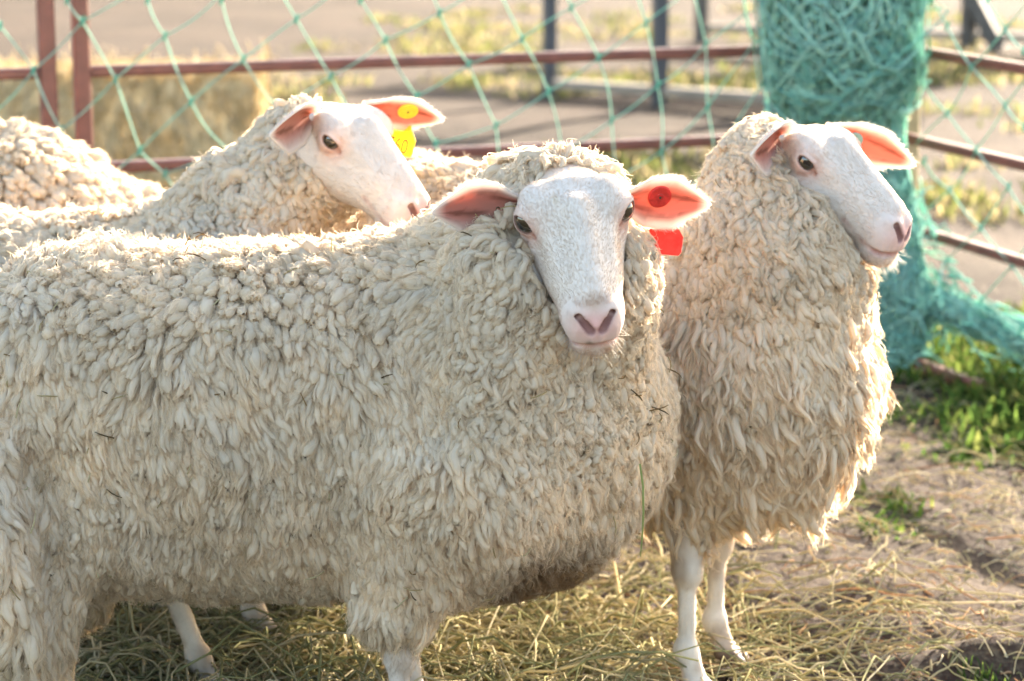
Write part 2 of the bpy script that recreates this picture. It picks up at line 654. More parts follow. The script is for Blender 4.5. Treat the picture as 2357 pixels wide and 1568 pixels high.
def tube_part(name, a, b, w, mat, parent, origin, d=None, bev=0.2):
    v, f = sq_tube(a, b, w, d, bev)
    v = v - np.asarray(origin)
    o = mesh_obj(name, v, f, mat, parent, smooth=False)
    return o


def panel(a, b, label, mat=M_PAINT, w=0.038, base=True):
    """one pen panel between ground points a and b"""
    a, b = np.array([*a, 0.0]), np.array([*b, 0.0])
    root = empty('fence_panel', a, label, 'fence panel', 'red steel panels of the sheep pen')
    u = unit(b - a)
    for p in (a, b):
        tube_part('upright', p + (0, 0, 0.012), p + (0, 0, 1.225), w, mat, root, a)
    e = u * (w / 2 + 0.002)
    for z in RAILS:
        tube_part('rail', a + e + (0, 0, z), b - e + (0, 0, z), 0.026, mat, root, a, bev=0.45)
    if base:
        tube_part('base_rail', a + e + (0, 0, 0.03), b - e + (0, 0, 0.03), 0.03, mat, root, a, bev=0.3)
    return root


PA, PB = np.array([-0.986, 5.55]), np.array([0.93, 6.20])
u2 = (PB - PA) / np.linalg.norm(PB - PA)
panel(PA, PB, 'long red steel fence panel with green net, behind the middle sheep')
p1b = PA - u2 * 0.078
panel(p1b - u2 * 2.05, p1b, 'red steel fence panel at the far left before the hay bale')
PC = np.array([0.985, 6.17])
d3 = np.array([0.165, -0.45])
d3 = d3 / np.linalg.norm(d3)
panel(PC, PC + d3 * 2.2, 'red steel fence panel on the right running towards the viewer', base=False)
pa_, pb_ = np.array([*at(2110, 858, 5.80)[:2], .018]), np.array([*at(2262, 916, 5.545)[:2], .018])
rp = empty('steel_pipe', pa_, 'short rusty red pipe lying in the grass below the green net bundle', 'pipe')
tube_part('tube', pa_, pb_, .03, M_PAINT, rp, pa_, bev=.45)
tp = empty('corner_post', (1.03, 6.27, 0), 'tan corner post behind the green net bundle', 'post')
tube_part('shaft', (1.03, 6.27, -0.02), (1.03, 6.27, 1.35), 0.05, M_POST, tp, (1.03, 6.27, 0))
gc = at(2070, 272, 6.05)
tube_part('clamp', gc - (0.025, 0, 0.003), gc + (0.025, -0.01, 0.004), 0.018, M_GALV, tp, (1.03, 6.27, 0))

NETC = [(0.24, 0.46, 0.38), (0.29, 0.52, 0.43), (0.36, 0.58, 0.48), (0.17, 0.38, 0.31)]


def cord_paths(segs, Yf, n=7, jit=0.004, seed=5):
    g = np.random.default_rng(seed)
    out = []
    for (x0, y0), (x1, y1) in segs:
        a, b = np.array(at(x0, y0, Yf(x0))), np.array(at(x1, y1, Yf(x1)))
        t = np.linspace(0, 1, n)[:, None]
        p = a + (b - a) * t
        sag = np.array([g.normal(0, jit), g.normal(0, jit), -abs(g.normal(0, jit))])
        p = p + np.sin(t * np.pi) * sag
        out.append(p)
    return out


def net_object(name, chains, cross, Yf, label, rad=0.0019):
    segs = []
    for c in chains:
        segs += list(zip(c[:-1], c[1:]))
    steep = cord_paths(segs, Yf, seed=5)
    shal = cord_paths(cross, Yf, seed=6)
    v1, q1 = tubes(np.array(steep), rad * 1.25, 6)
    v2, q2 = tubes(np.array(shal), rad * 0.95, 6)
    knots = sorted({p for c in chains for p in c})
    kp, kr = [], []
    for x, y in knots:
        k = np.array(at(x, y, Yf(x)))
        kp.append([k + np.array([0.004, 0, 0.012]) * s for s in (-1, -0.5, 0, 0.5, 1)])
        kr.append(np.array([0.3, 1.0, 1.25, 1.0, 0.3]) * rad * 2.0)
    v3, q3 = tubes(np.array(kp), np.array(kr), 7)
    g = np.random.default_rng(9)
    c1 = np.tile(np.array([0.42, 0.60, 0.49]), (len(v1), 1)) * (1 + 0.15 * vnoise(v1, 40)[:, None])  # steep cords paler than the shallow ones: sunlight put into the cord colour
    c2 = np.tile(np.array([0.26, 0.47, 0.38]), (len(v2), 1)) * (1 + 0.15 * vnoise(v2, 40)[:, None])
    c3 = np.tile(np.array([0.10, 0.36, 0.26]), (len(v3), 1))
    v, q, c = merge([(v1, q1, c1), (v2, q2, c2), (v3, q3, c3)])
    o = mesh_obj(name, v, None, M_NET, quads=q, cols=c)
    return tag(o, label, 'net', 'green nets tied to the pen')


def YA(px):        # the net hangs just in front of the long panel
    a = (px - 1178.5) / FPX
    # the ray x = a*Y*~1 meets the panel line
    s = u2[1] / u2[0]
    return (PA[1] - s * PA[0]) / (1 - s * a * 1.0) - 0.035


CH = [
    [(-75, -120), (0, 60), (77, 162), (140, 300), (215, 430), (300, 560)],
    [(60, -140), (155, 0), (190, 49), (266, 183), (322, 347), (380, 400), (470, 530)],
    [(280, -130), (340, 0), (380, 83), (440, 234), (525, 345), (590, 480)],
    [(470, -110), (510, 0), (560, 137), (640, 250), (720, 400), (790, 530)],
    [(600, -100), (682, 44), (761, 176), (832, 300), (900, 430)],
    [(770, -140), (830, 0), (887, 92), (959, 222), (1003, 330), (1050, 460)],
    [(960, -110), (1012, 30), (1079, 148), (1142, 289), (1160, 430)],
    [(1105, -110), (1202, 90), (1262, 211), (1292, 350), (1310, 480)],
    [(1265, -130), (1315, 18), (1378, 134), (1408, 278), (1420, 410), (1440, 540)],
    [(1440, -100), (1487, 53), (1514, 196), (1523, 349), (1545, 480)],
    [(1570, -120), (1625, 102), (1628, 247), (1645, 380)],
    [(1715, -60), (1752, 80), (1757, 190), (1775, 320)],
]
CR = [((-60, 290), (77, 162)), ((77, 162), (190, 49)), ((190, 49), (340, -40)), ((140, 300), (266, 183)), ((266, 183), (380, 83)), ((380, 83), (510, -15)),
      ((215, 430), (322, 347)), ((322, 347), (440, 234)), ((440, 234), (560, 137)), ((560, 137), (682, 44)), ((682, 44), (770, -20)), ((380, 400), (525, 345)), ((470, 430), (525, 345)),
      ((525, 345), (640, 250)), ((640, 250), (761, 176)), ((761, 176), (887, 92)), ((887, 92), (1012, 30)), ((1012, 30), (1090, -20)), ((720, 400), (832, 300)), ((832, 300), (959, 222)),
      ((959, 222), (1079, 148)), ((1079, 148), (1202, 90)), ((1202, 90), (1315, 18)), ((1315, 18), (1400, -30)), ((1003, 330), (1142, 289)), ((1142, 289), (1262, 211)), ((1262, 211), (1378, 134)),
      ((1378, 134), (1487, 53)), ((1487, 53), (1560, 0)), ((1292, 350), (1408, 278)), ((1408, 278), (1514, 196)), ((1514, 196), (1625, 102)), ((1625, 102), (1735, 20)),
      ((1420, 410), (1523, 349)), ((1523, 349), (1628, 247)), ((1628, 247), (1752, 80)), ((1545, 480), (1645, 380)), ((1645, 380), (1757, 190))]
net_object('green_net', CH, CR, YA, 'green knotted net hanging over the long red panel')


def YC(px):
    a = (px - 1178.5) / FPX
    s = d3[1] / d3[0]
    return (PC[1] - s * PC[0]) / (1 - s * a * 1.0) - 0.05


CH3 = [
    [(2110, -70), (2145, 0), (2180, 60), (2236, 155), (2314, 243), (2357, 292), (2440, 380)],
    [(2235, -60), (2272, 0), (2314, 67), (2357, 116), (2430, 200)],
    [(2118, 178), (2180, 261), (2247, 345), (2321, 430), (2390, 520)],
    [(2127, 370), (2187, 437), (2258, 525), (2330, 610), (2400, 690)],
    [(2110, 560), (2180, 600), (2260, 690), (2350, 760), (2420, 830)],
]
CR3 = [((2180, 261), (2236, 155)), ((2236, 155), (2314, 67)), ((2314, 67), (2375, -10)), ((2247, 345), (2314, 243)), ((2314, 243), (2390, 150)), ((2187, 437), (2247, 345)), ((2258, 525), (2321, 430)),
       ((2180, 600), (2258, 525)), ((2110, 330), (2180, 261)), ((2120, 500), (2187, 437)), ((2330, 610), (2390, 520)), ((2260, 690), (2330, 610))]
net_object('green_net', CH3, CR3, YC, 'green knotted net stretched over the right panel', 0.0019)

# gathered bundle of net at the corner
spine = [(1945, -330, 205, 6.02), (1945, -150, 200, 6.02), (1942, 0, 192, 6.02), (1942, 150, 186, 6.02), (1955, 225, 165, 6.02), (1975, 290, 120, 6.02), (2012, 350, 72, 6.0), (2052, 420, 44, 5.98),
         (2068, 500, 42, 5.96), (2066, 580, 52, 5.94), (2062, 660, 80, 5.92), (2064, 750, 72, 5.90), (2060, 830, 68, 5.88), (2058, 872, 60, 5.86)]
sp = np.array([[*at(x, y, Y), r * Y / FPX] for x, y, r, Y in spine])
tt = np.linspace(0, len(sp) - 1, 90)
SP = np.stack([np.interp(tt, np.arange(len(sp)), sp[:, k]) for k in range(4)], 1)
roll = np.array([[*at(x, y, Y), r * Y / FPX] for x, y, r, Y in ((2055, 690, 60, 5.93), (2120, 690, 44, 5.93), (2190, 712, 36, 5.87), (2270, 745, 36, 5.78), (2357, 782, 36, 5.68), (2470, 830, 36, 5.55), (2600, 890, 34, 5.4))])
tr_ = np.linspace(0, len(roll) - 1, 50)
RL = np.stack([np.interp(tr_, np.arange(len(roll)), roll[:, k]) for k in range(4)], 1)


def bundle_core(S, seed, k=.62):
    v, q = tubes(S[None, :, :3], S[None, :, 3] * k, 24)
    c = v.reshape(len(S), 24, 3)
    cen = S[:, None, :3]
    nz = vnoise(v, 18, seed).reshape(len(S), 24, 1) * 0.10 + vnoise(v, 45, seed + 1).reshape(len(S), 24, 1) * 0.05
    c = cen + (c - cen) * (1 + nz)
    v = c.reshape(-1, 3)
    col = np.tile(np.array([0.15, 0.33, 0.27]), (len(v), 1)) * (1 + 0.3 * vnoise(v, 60, 4)[:, None])
    return v, q, col


def wrapped_cords(S, n, seed, rad, turn=1.2, k=14, loose=0.08):
    """loose loops of net cord lying on the bundle"""
    g = np.random.default_rng(seed)
    m = len(S)
    i0 = g.uniform(0, m - 1, n)
    span = g.normal(0, 0.16, n) * m
    a0 = g.uniform(0, 2 * np.pi, n)
    da = g.normal(0, turn, n)
    wob = g.uniform(0.2, 1.1, n)
    ph = g.uniform(0, 6.28, n)
    fr = g.uniform(1, 3, n)
    P = np.zeros((n, k, 3))
    off = g.uniform(0.60, 1.02, n) + np.abs(g.normal(0, loose, n)) * (g.random(n) < 0.2)
    for j in range(k):
        t = j / (k - 1)
        s = np.clip(i0 + span * t + 2.2 * np.sin(fr * 6.28 * t + ph), 0, m - 1)
        a = a0 + da * t + wob * 0.35 * np.sin(fr * 5 * t + ph * 2)
        c = np.stack([np.interp(s, np.arange(m), S[:, q]) for q in range(4)], 1)
        r = c[:, 3] * off
        i = np.clip(s.astype(int), 0, m - 2)
        T = unit(S[i + 1, :3] - S[i, :3])
        U = unit(np.cross(T, np.array([0.1, 1.0, 0.2])))
        W = np.cross(T, U)
        P[:, j] = c[:, :3] + r[:, None] * (np.cos(a)[:, None] * U + np.sin(a)[:, None] * W)
    v, q = tubes(P, rad, 4)
    c = np.asarray(NETC)[g.integers(0, 4, n)] * g.uniform(0.8, 1.4, n)[:, None]
    return v, q, np.repeat(c, k * 4, axis=0)


bun = empty('net_bundle', (*SP[-1, :2], 0), 'thick gathered bundle of green netting hanging at the pen corner', 'net bundle')
bo = np.array([*SP[-1, :2], 0])
v, q, c = merge([bundle_core(SP, 3), wrapped_cords(SP, 3000, 71, 0.0027), wrapped_cords(SP, 260, 72, 0.0026, 2.0, 14, 0.35), wrapped_cords(SP[48:], 420, 75, 0.0025, 2.0, 14, 0.7)])
mesh_obj('gathered_net', v, None, M_NET, bun, quads=q, cols=c, origin=bo)
v, q, c = merge([bundle_core(RL, 8, .40), wrapped_cords(RL, 700, 73, 0.0030, 2.2), wrapped_cords(RL, 260, 74, 0.0024, 2.0, 14, 0.9)])
mesh_obj('trailing_roll', v, None, M_NET, bun, quads=q, cols=c, origin=bo)


# hay bale behind the fence
def hay_bale(cx, cy, w, d, h, rot, label):
    root = empty('hay_bale', (cx, cy, 0), label, 'hay bale')
    root.rotation_euler = (0, 0, rot)
    f = lambda p: np.linalg.norm(np.maximum(np.abs(p - np.array([0, 0, h / 2])) - np.array([w / 2 - 0.04, d / 2 - 0.04, h / 2 - 0.04]), 0), axis=1) - 0.04 + 0.014 * vnoise(p, 14, 2) + 0.010 * vnoise(p * np.array([3.0, 3.0, 1.0]), 16, 4)
    vv, qq = surface_nets(f, (-w / 2 - .06, -d / 2 - .06, -.06), (w / 2 + .06, d / 2 + .06, h + .06), 0.014)
    cc = np.tile(np.array([0.62, 0.50, 0.29]), (len(vv), 1)) * (1 + 0.35 * vnoise(vv, 25, 3)[:, None])
    g = np.random.default_rng(4)
    n = 4200
    k = 5
    face = g.choice(4, n, p=[0.45, 0.33, 0.11, 0.11])
    u, t = g.uniform(-0.5, 0.5, n), g.uniform(0, 1, n)
    P0 = np.zeros((n, 3))
    N = np.zeros((n, 3))
    m = face == 0
    P0[m] = np.stack([u * w, np.full(n, -d / 2 + .0), t * h], 1)[m]
    N[m] = (0, -1, 0)
    m = face == 1
    P0[m] = np.stack([u * w, (t - .5) * d, np.full(n, h)], 1)[m]
    N[m] = (0, 0, 1)
    m = face == 2
    P0[m] = np.stack([np.full(n, w / 2), u * d, t * h], 1)[m]
    N[m] = (1, 0, 0)
    m = face == 3
    P0[m] = np.stack([np.full(n, -w / 2), u * d, t * h], 1)[m]
    N[m] = (-1, 0, 0)
    D = unit(np.where((face == 1)[:, None], g.normal(0, 1, (n, 3)), g.normal(0, 0.5, (n, 3)) + np.array([0, 0, 1.0])) * (1 - np.abs(N)) + N * np.abs(g.normal(0, 0.10, n))[:, None])
    L = g.uniform(0.03, 0.13, n)
    P = np.stack([P0 - N * 0.01 + D * (L * s)[:, None] + N * (0.012 * math.sin(s * 3.1)) + g.normal(0, 0.003, (n, 3)) for s in np.linspace(0, 1, k)], 1)
    P[..., 2] = np.maximum(P[..., 2], 0.005)
    sv, sq = tubes(P, 0.0017, 4)
    sc = np.repeat(np.asarray([(0.68, 0.55, 0.32), (0.56, 0.44, 0.24), (0.76, 0.64, 0.42), (0.40, 0.30, 0.15)])[g.integers(0, 4, n)], k * 4, axis=0)
    v, q, c = merge([(vv, qq, cc), (sv, sq, sc)])
    mesh_obj('packed_hay', v, None, M_HAY, root, quads=q, cols=c)
    for x in (-w * 0.26, w * 0.26):
        e = 0.012
        loop = np.array([[x, -d / 2 - e, 0.02], [x, -d / 2 - e, h * .5], [x, -d / 2 - e, h], [x, -d / 2 + .02, h + e], [x, 0, h + e], [x, d / 2, h + e], [x, d / 2 + e, h * .5], [x, d / 2 + e, 0.02]])
        tv, tq = tubes(loop[None], 0.003, 6)
        mesh_obj('twine', tv, None, M_POST, root, quads=tq)
    return root


hay_bale(-1.50, 9.12, 1.12, 0.46, 0.425, 0.03, 'rectangular hay bale lying behind the red fence')


# dark corral fences in the distance
def corral(points, posts_w, rails, label, mat, beam=None, height=1.5):
    o = np.array([*points[0], 0.0])
    root = empty('corral_fence', o, label, 'corral fence')
    for (x, y), w in zip(points, posts_w):
        tube_part('post', (x, y, -0.05), (x, y, height), w, mat, root, o)
    for (x0, y0), (x1, y1), w0, w1 in zip(points[:-1], points[1:], posts_w[:-1], posts_w[1:]):
        a, b = np.array([x0, y0, 0.0]), np.array([x1, y1, 0.0])
        u = unit(b - a)
        a, b = a + u * (w0 / 2 + 0.002), b - u * (w1 / 2 + 0.002)
        for z in rails:
            tube_part('rail', a + (0, 0, z), b + (0, 0, z), 0.05, mat, root, o, 0.14)
        if beam:
            tube_part('bottom_board', a + (0, 0, beam), b + (0, 0, beam), 0.07, M_PALE, root, o, 0.05)
    return root


corral([(0.19, 12.14), (0.72, 11.78), (1.27, 11.40), (1.83, 11.02)], [0.062, 0.07, 0.07, 0.07], (0.62, 0.92), 'dark steel corral fence with a pale bottom board, behind the middle sheep', M_DARK, 0.06)  # both rails out of view, added and made broad for their shadow bands
corral([(1.20, 15.4), (2.78, 14.8), (3.35, 14.5)], [0.075, 0.08, 0.20], (0.42, 0.8, 1.2), 'dark timber corral fence far behind the green net bundle', M_WOODD, 0.08)
br = empty('timber_brace', (2.95, 14.7, 0), 'dark slanting timber brace leaning on the far corral', 'brace')
tube_part('beam', (2.95, 14.68, 0.0), (2.35, 14.9, 1.1), 0.09, M_WOODD, br, (2.95, 14.7, 0))

#@@SHEEP
# ------------------------------------------------------------------ sheep
ST = np.array([  # x, top, bottom, half width  (head space: x to the nose, y left, z up; origin between the eyes)
    (-.125, -.02, -.050, .012), (-.115, .004, -.075, .038), (-.08, .026, -.102, .052), (-.04, .046, -.106, .062), (0.0, .050, -.094, .064), (.03, .043, -.080, .056), (.06, .034, -.069, .050),
    (.09, .026, -.062, .0445), (.12, .019, -.062, .0375), (.142, .012, -.066, .0345), (.157, .006, -.067, .0325), (.168, -.003, -.064, .028), (.175, -.010, -.054, .022), (.180, -.018, -.042, .005)])
EYE_C = np.array([0.001, 0.0550, 0.019])
EYE_A = unit(np.array([0.70, 0.71, 0.04]))
EYE_F = unit(np.cross(np.cross(EYE_A, np.array([1, 0, -0.28])), EYE_A))      # along the lid opening
EYE_U = np.cross(EYE_F, EYE_A) if np.cross(EYE_F, EYE_A)[2] > 0 else np.cross(EYE_A, EYE_F)
EYE_R = 0.0155


SNOUT = 0.88
EYE_OPEN = [.0078]


def squash(p):
    q = p.copy()
    q[:, 0] = np.where(p[:, 0] > 0, p[:, 0] / SNOUT, p[:, 0] / 0.86)
    return q


def head_sdf(p):
    p = squash(p)
    x, y, z = p[:, 0], np.abs(p[:, 1]), p[:, 2]
    m = np.stack([x, y, z], 1)
    top, bot, w = (np.interp(x, ST[:, 0], ST[:, k]) for k in (1, 2, 3))
    c, h = (top + bot) / 2, np.maximum((top - bot) / 2, 0.004)
    zz = np.clip((z - c) / h, -1.2, 1.2)
    wide = np.clip(1 - np.abs(x + 0.01) / 0.12, 0, 1)
    w = np.maximum(w * (1 + (0.02 + 0.10 * wide) * zz - 0.10 * wide * zz * zz), 0.003)
    e = 2.25
    qn = (np.abs(y / w) ** e + np.abs((z - c) / h) ** e) ** (1 / e)
    d = (qn - 1) * np.minimum(w, h) * 0.9
    d = np.maximum(d, np.maximum(x - 0.181, -0.126 - x))
    d = smin(d, ell(m, (-.014, .046, .029), (.030, .018, .017)), 0.022)         # brow
    d = smin(d, ell(m, (-.050, .043, -.050), (.045, .021, .040)), 0.02)         # cheek
    d = smin(d, ell(m, (.142, .011, -.022), (.029, .0215, .022)), 0.016)         # upper lip
    d = smin(d, ell(m, (.157, .0135, -.004), (.014, .0135, .010)), 0.010)        # nostril wing
    d = smin(d, ell(m, (.143, .0, -.059), (.032, .025, .014)), 0.014)           # chin
    d = smin(d, cone(m, (.02, 0, .044), (.14, 0, .008), .014, .012), 0.02)      # nose bridge
    # sunken side between eye and cheek
    d = smax(d, -ell(m, (.058, .066, .004), (.044, .016, .018)), 0.02)
    # orbit and lids
    d = smin(d, np.linalg.norm(m - EYE_C, axis=1) - (EYE_R + 0.0028), 0.010)
    R = np.stack([EYE_F, EYE_U, EYE_A])
    d = smax(d, -ell(m, EYE_C + EYE_A * 0.0180 - EYE_U * 0.0016, (.0168, EYE_OPEN[0], .013), R), 0.0035)
    d = smax(d, -cone(m, EYE_C + EYE_F * 0.0155 + EYE_A * 0.0125 - EYE_U * .002, EYE_C + EYE_F * 0.028 + EYE_A * 0.008 - EYE_U * .004, .0022, .0010), 0.003)
    # crease above the lid
    d = smax(d, -cone(m, EYE_C + EYE_F * 0.012 + EYE_U * 0.012 + EYE_A * 0.0155, EYE_C - EYE_F * 0.014 + EYE_U * 0.011 + EYE_A * 0.0150, .0012, .0012), 0.004)
    # nostril
    d = smax(d, -cone(m, (.179, .0070, -.020), (.166, .0180, -.004), .0050, .0038), 0.004)
    d = smax(d, -cone(m, (.166, .0180, -.004), (.155, .0275, -.006), .0038, .0010), 0.004)
    # mouth line
    mp = [(.183, .0, -.043), (.172, .019, -.046), (.150, .034, -.048), (.122, .041, -.041), (.098, .0455, -.029)]
    for a, b in zip(mp[:-1], mp[1:]):
        d = smax(d, -cone(m, a, b, .0030, .0026), 0.005)
    d = smax(d, -cone(m, (.182, 0, -.014), (.183, 0, -.043), .0026, .0012), 0.004)
    # neck root
    d = smin(d, cone(m, (-.07, 0, -.035), (-.125, 0, -.070), .046, .046), 0.03)
    return d


def head_mesh(h=0.0021):
    return surface_nets(head_sdf, (-.17, -.09, -.15), (.19, .09, .08), h)




def head_colors(v, dirt=0.0, seed=0):
    v = squash(v)
    m = v.copy()
    m[:, 1] = np.abs(m[:, 1])
    c = np.tile(np.array([0.59, 0.50, 0.415]), (len(v), 1))
    c *= (1 + 0.05 * vnoise(v, 60, seed) + 0.05 * vnoise(v * np.array([1, 3, 3]), 140, seed + 1))[:, None]

    def paint(w, col):
        w = np.clip(w, 0, 1)[:, None]
        c[:] = c * (1 - w) + np.array(col) * w
    g = lambda d, s: np.exp(-(d / s) ** 2)
    paint(0.8 * g(np.linalg.norm(m - (EYE_C + EYE_A * .012 - EYE_U * .004 + EYE_F * .006), axis=1), .021), (0.62, 0.36, 0.30))
    lid = np.linalg.norm(m - (EYE_C + EYE_A * .0145), axis=1)
    R = np.stack([EYE_F, EYE_U, EYE_A])
    paint(1.2 * g(np.maximum(np.abs(ell(m, EYE_C + EYE_A * 0.0175 - EYE_U * 0.0016, (.0168, EYE_OPEN[0], .013), R)) - .0004, 0), .0011) * (lid < .02), (0.16, 0.08, 0.06))
    paint(0.9 * g(cone(m, EYE_C + EYE_F * 0.0155 + EYE_A * 0.0125 - EYE_U * .002, EYE_C + EYE_F * 0.032 + EYE_A * 0.007 - EYE_U * .006, .001, .001), .0035), (0.40, 0.20, 0.14))
    # nose leather
    paint(0.9 * g(np.linalg.norm((m - np.array([.176, .004, -.014])) / np.array([1, 1.1, 1.1]), axis=1), .019), (0.62, 0.31, 0.27))
    paint(0.6 * g(np.linalg.norm((m - np.array([.166, .018, -.026])), axis=1), .026), (0.64, 0.40, 0.34))
    paint(1.1 * g(np.minimum(cone(m, (.179, .0070, -.020), (.166, .0180, -.004), .0036, .0026), cone(m, (.166, .0180, -.004), (.155, .0275, -.006), .0024, .0004)), .0026), (0.16, 0.06, 0.05))
    mp = [(.183, .0, -.043), (.172, .019, -.046), (.150, .034, -.048), (.122, .041, -.041), (.098, .0455, -.029)]
    dm = np.min([cone(m, a, b, .0008, .0008) for a, b in zip(mp[:-1], mp[1:])], axis=0)
    paint(0.95 * g(dm, .0042), (0.36, 0.15, 0.12))
    paint(0.5 * g(cone(m, (.182, 0, -.014), (.183, 0, -.043), .0005, .0005), .0022), (0.42, 0.18, 0.15))
    if dirt:
        paint(dirt * g(np.linalg.norm((m - np.array([.157, .0, .006])) / np.array([1, 2.0, 1]), axis=1), .010), (0.36, 0.24, 0.16))
        paint(dirt * 0.9 * g(np.linalg.norm(v - np.array([.178, -.009, -.040]), axis=1), .005), (0.10, 0.09, 0.06))
        paint(dirt * 0.8 * g(np.linalg.norm(m - np.array([.172, .010, -.053]), axis=1), .009), (0.42, 0.25, 0.14))
        paint(dirt * 0.6 * g(cone(v, (-.012, -.022, .055), (.008, -.024, .050), .001, .001), .004), (0.50, 0.38, 0.22))
    return c


def uv_sphere(c, r, n=28, k=18):
    th = np.linspace(0, np.pi, k)
    ph = np.linspace(0, 2 * np.pi, n, endpoint=False)
    T, P = np.meshgrid(th, ph, indexing='ij')
    v = np.stack([np.sin(T) * np.cos(P), np.sin(T) * np.sin(P), np.cos(T)], -1).reshape(-1, 3)
    q = [(i * n + j, (i + 1) * n + j, (i + 1) * n + (j + 1) % n, i * n + (j + 1) % n) for i in range(k - 1) for j in range(n)]
    return v * r + c, v, np.array(q)


def ear_geo(base, axis, front, L=0.112, W=0.033, fold=0.55, tube=0.5, roll=0.0):
    """leaf shaped cupped ear; axis to the tip, front = the way the opening faces"""
    axis = unit(axis)
    front = unit(front - axis * (front @ axis))
    side = np.cross(front, axis)
    nu, nv = 30, 21
    u = np.linspace(0, 1, nu)[:, None]
    v = np.linspace(-1, 1, nv)[None, :]
    wid = W * (0.36 + 0.64 * np.sin(np.pi * np.clip(u * 0.86 + 0.07, 0, 1)) ** 0.9) * np.clip((1 - u) / 0.42, 0, 1) ** 0.68
    wid = np.where(u < 0.30, np.interp(u, [0, 0.12, 0.30], [0.42, 0.60, 0.98]) * W, wid)
    cup = fold * (1.0 - 0.55 * u) + tube * np.exp(-(u / 0.22) ** 2)
    a = cup * v * 1.35
    sx = wid * np.where(cup > 1e-3, np.sin(a) / np.maximum(cup * 1.35, 1e-3), v)
    dz = wid * (1 - np.cos(a)) / np.maximum(cup * 1.35, 1e-3) * 1.15
    bend = 0.10 * L * u ** 2
    up = np.array([0, 0, 1.0])
    P = base + axis * (L * u)[..., None] + side * sx[..., None] + front * dz[..., None] - up * bend[..., None]
    th = 0.0016 + 0.0022 * (1 - u) * np.ones_like(v)
    # surface normal approx = front blended
    du = np.gradient(P, axis=0)
    dv = np.gradient(P, axis=1)
    N = unit(np.cross(du, dv))
    if (N[10, 10] @ front) < 0:
        N = -N
    edge = np.abs(v) ** 6 * np.ones_like(u)
    inner = P + N * (th * (1 - 0.8 * edge))[..., None]
    outer = P - N * (th * (1 - 0.8 * edge))[..., None]
    V = np.concatenate([inner.reshape(-1, 3), outer.reshape(-1, 3)])
    i, j = np.meshgrid(np.arange(nu - 1), np.arange(nv - 1), indexing='ij')
    b = (i * nv + j).ravel()
    q1 = np.stack([b, b + nv, b + nv + 1, b + 1], 1)
    o = nu * nv
    q2 = q1[:, ::-1] + o
    rim = []
    for i in range(nu - 1):
        rim += [(i * nv, o + i * nv, o + (i + 1) * nv, (i + 1) * nv), (i * nv + nv - 1, (i + 1) * nv + nv - 1, o + (i + 1) * nv + nv - 1, o + i * nv + nv - 1)]
    for j in range(nv - 1):
        rim += [((nu - 1) * nv + j, o + (nu - 1) * nv + j, o + (nu - 1) * nv + j + 1, (nu - 1) * nv + j + 1)]
    Q = np.concatenate([q1, q2, np.array(rim)])
    U = np.tile(u, (1, nv)).ravel()
    VV = np.tile(v, (nu, 1)).ravel()
    core = np.clip(1.12 - 1.25 * np.abs(VV) ** 2.2, 0, 1) * np.clip((0.98 - U) / 0.16, 0, 1)
    white = np.array([0.62, 0.57, 0.51])
    pink = np.array([0.34, 0.205, 0.165])
    stripe = np.clip(vnoise(np.stack([U * 2, VV * 3, VV * 0], 1), 2.4, 5) * 1.5 + 0.9 * np.exp(-(U / .3) ** 2) + 0.10 + 0.5 * vnoise(np.stack([U * 6, VV * 9, VV * 0], 1), 3.4, 8), 0, 1) * core
    ci = white + (pink - white) * core[:, None]
    ci = ci * (1 - 0.78 * np.clip(stripe, 0, 1)[:, None]) + np.array([0.13, 0.065, 0.045]) * 0.78 * np.clip(stripe, 0, 1)[:, None]
    cols = np.concatenate([ci, np.tile(white, (o, 1))])
    gi = np.array([0.85, 0.80, 0.72]) + (np.array([0.46, 0.11, 0.06]) - np.array([0.85, 0.80, 0.72])) * np.clip(core * 1.15, 0, 1)[:, None]
    gi = gi * (1 - 0.6 * np.clip(stripe, 0, 1)[:, None])
    go = np.array([0.9, 0.84, 0.76]) + (np.array([0.72, 0.36, 0.25]) - np.array([0.9, 0.84, 0.76])) * np.clip(core * 1.1, 0, 1)[:, None]
    glow = np.concatenate([gi, go])
    # rim and back hairs
    g = np.random.default_rng(3)
    n = 1500
    kk = g.integers(1, nu - 2, n)
    ll = np.where(g.random(n) < 0.5, np.where(g.random(n) < .5, 0, nv - 1), g.integers(0, nv, n))
    r0 = outer[kk, ll] * (1 - (ww := g.random((n, 1)))) + outer[kk + 1, ll] * ww
    outw = unit(side * np.sign(ll - nv // 2)[:, None] * (np.abs(ll - nv // 2) > 7)[:, None] * 0.8 - N[kk, ll] * 0.35 + axis * 0.9 + g.normal(0, 0.45, (n, 3)))
    hl = (g.uniform(0.0015, 0.0055, n) * np.where(g.random(n) < .1, 1.7, 1))[:, None]
    H = np.stack([r0, r0 + outw * hl * .5, r0 + outw * hl + axis * hl * .15], 1)
    return V, Q, cols, glow, H, P


def fleece_surface(sdf, lo, hi, h=0.012):
    v, q = surface_nets(sdf, lo, hi, h)
    n = grad(sdf, v)
    return v, q, n


def sample_surface(v, q, num, g):
    a, b, c, d = (v[q[:, i]] for i in range(4))
    ar = np.linalg.norm(np.cross(b - a, c - a), axis=1) + np.linalg.norm(np.cross(c - a, d - a), axis=1)
    k = g.choice(len(q), num, p=ar / ar.sum())
    s, t = g.random((2, num, 1))
    return (a[k] * (1 - s) + b[k] * s) * (1 - t) + (d[k] * (1 - s) + c[k] * s) * t, ar.sum() / 2


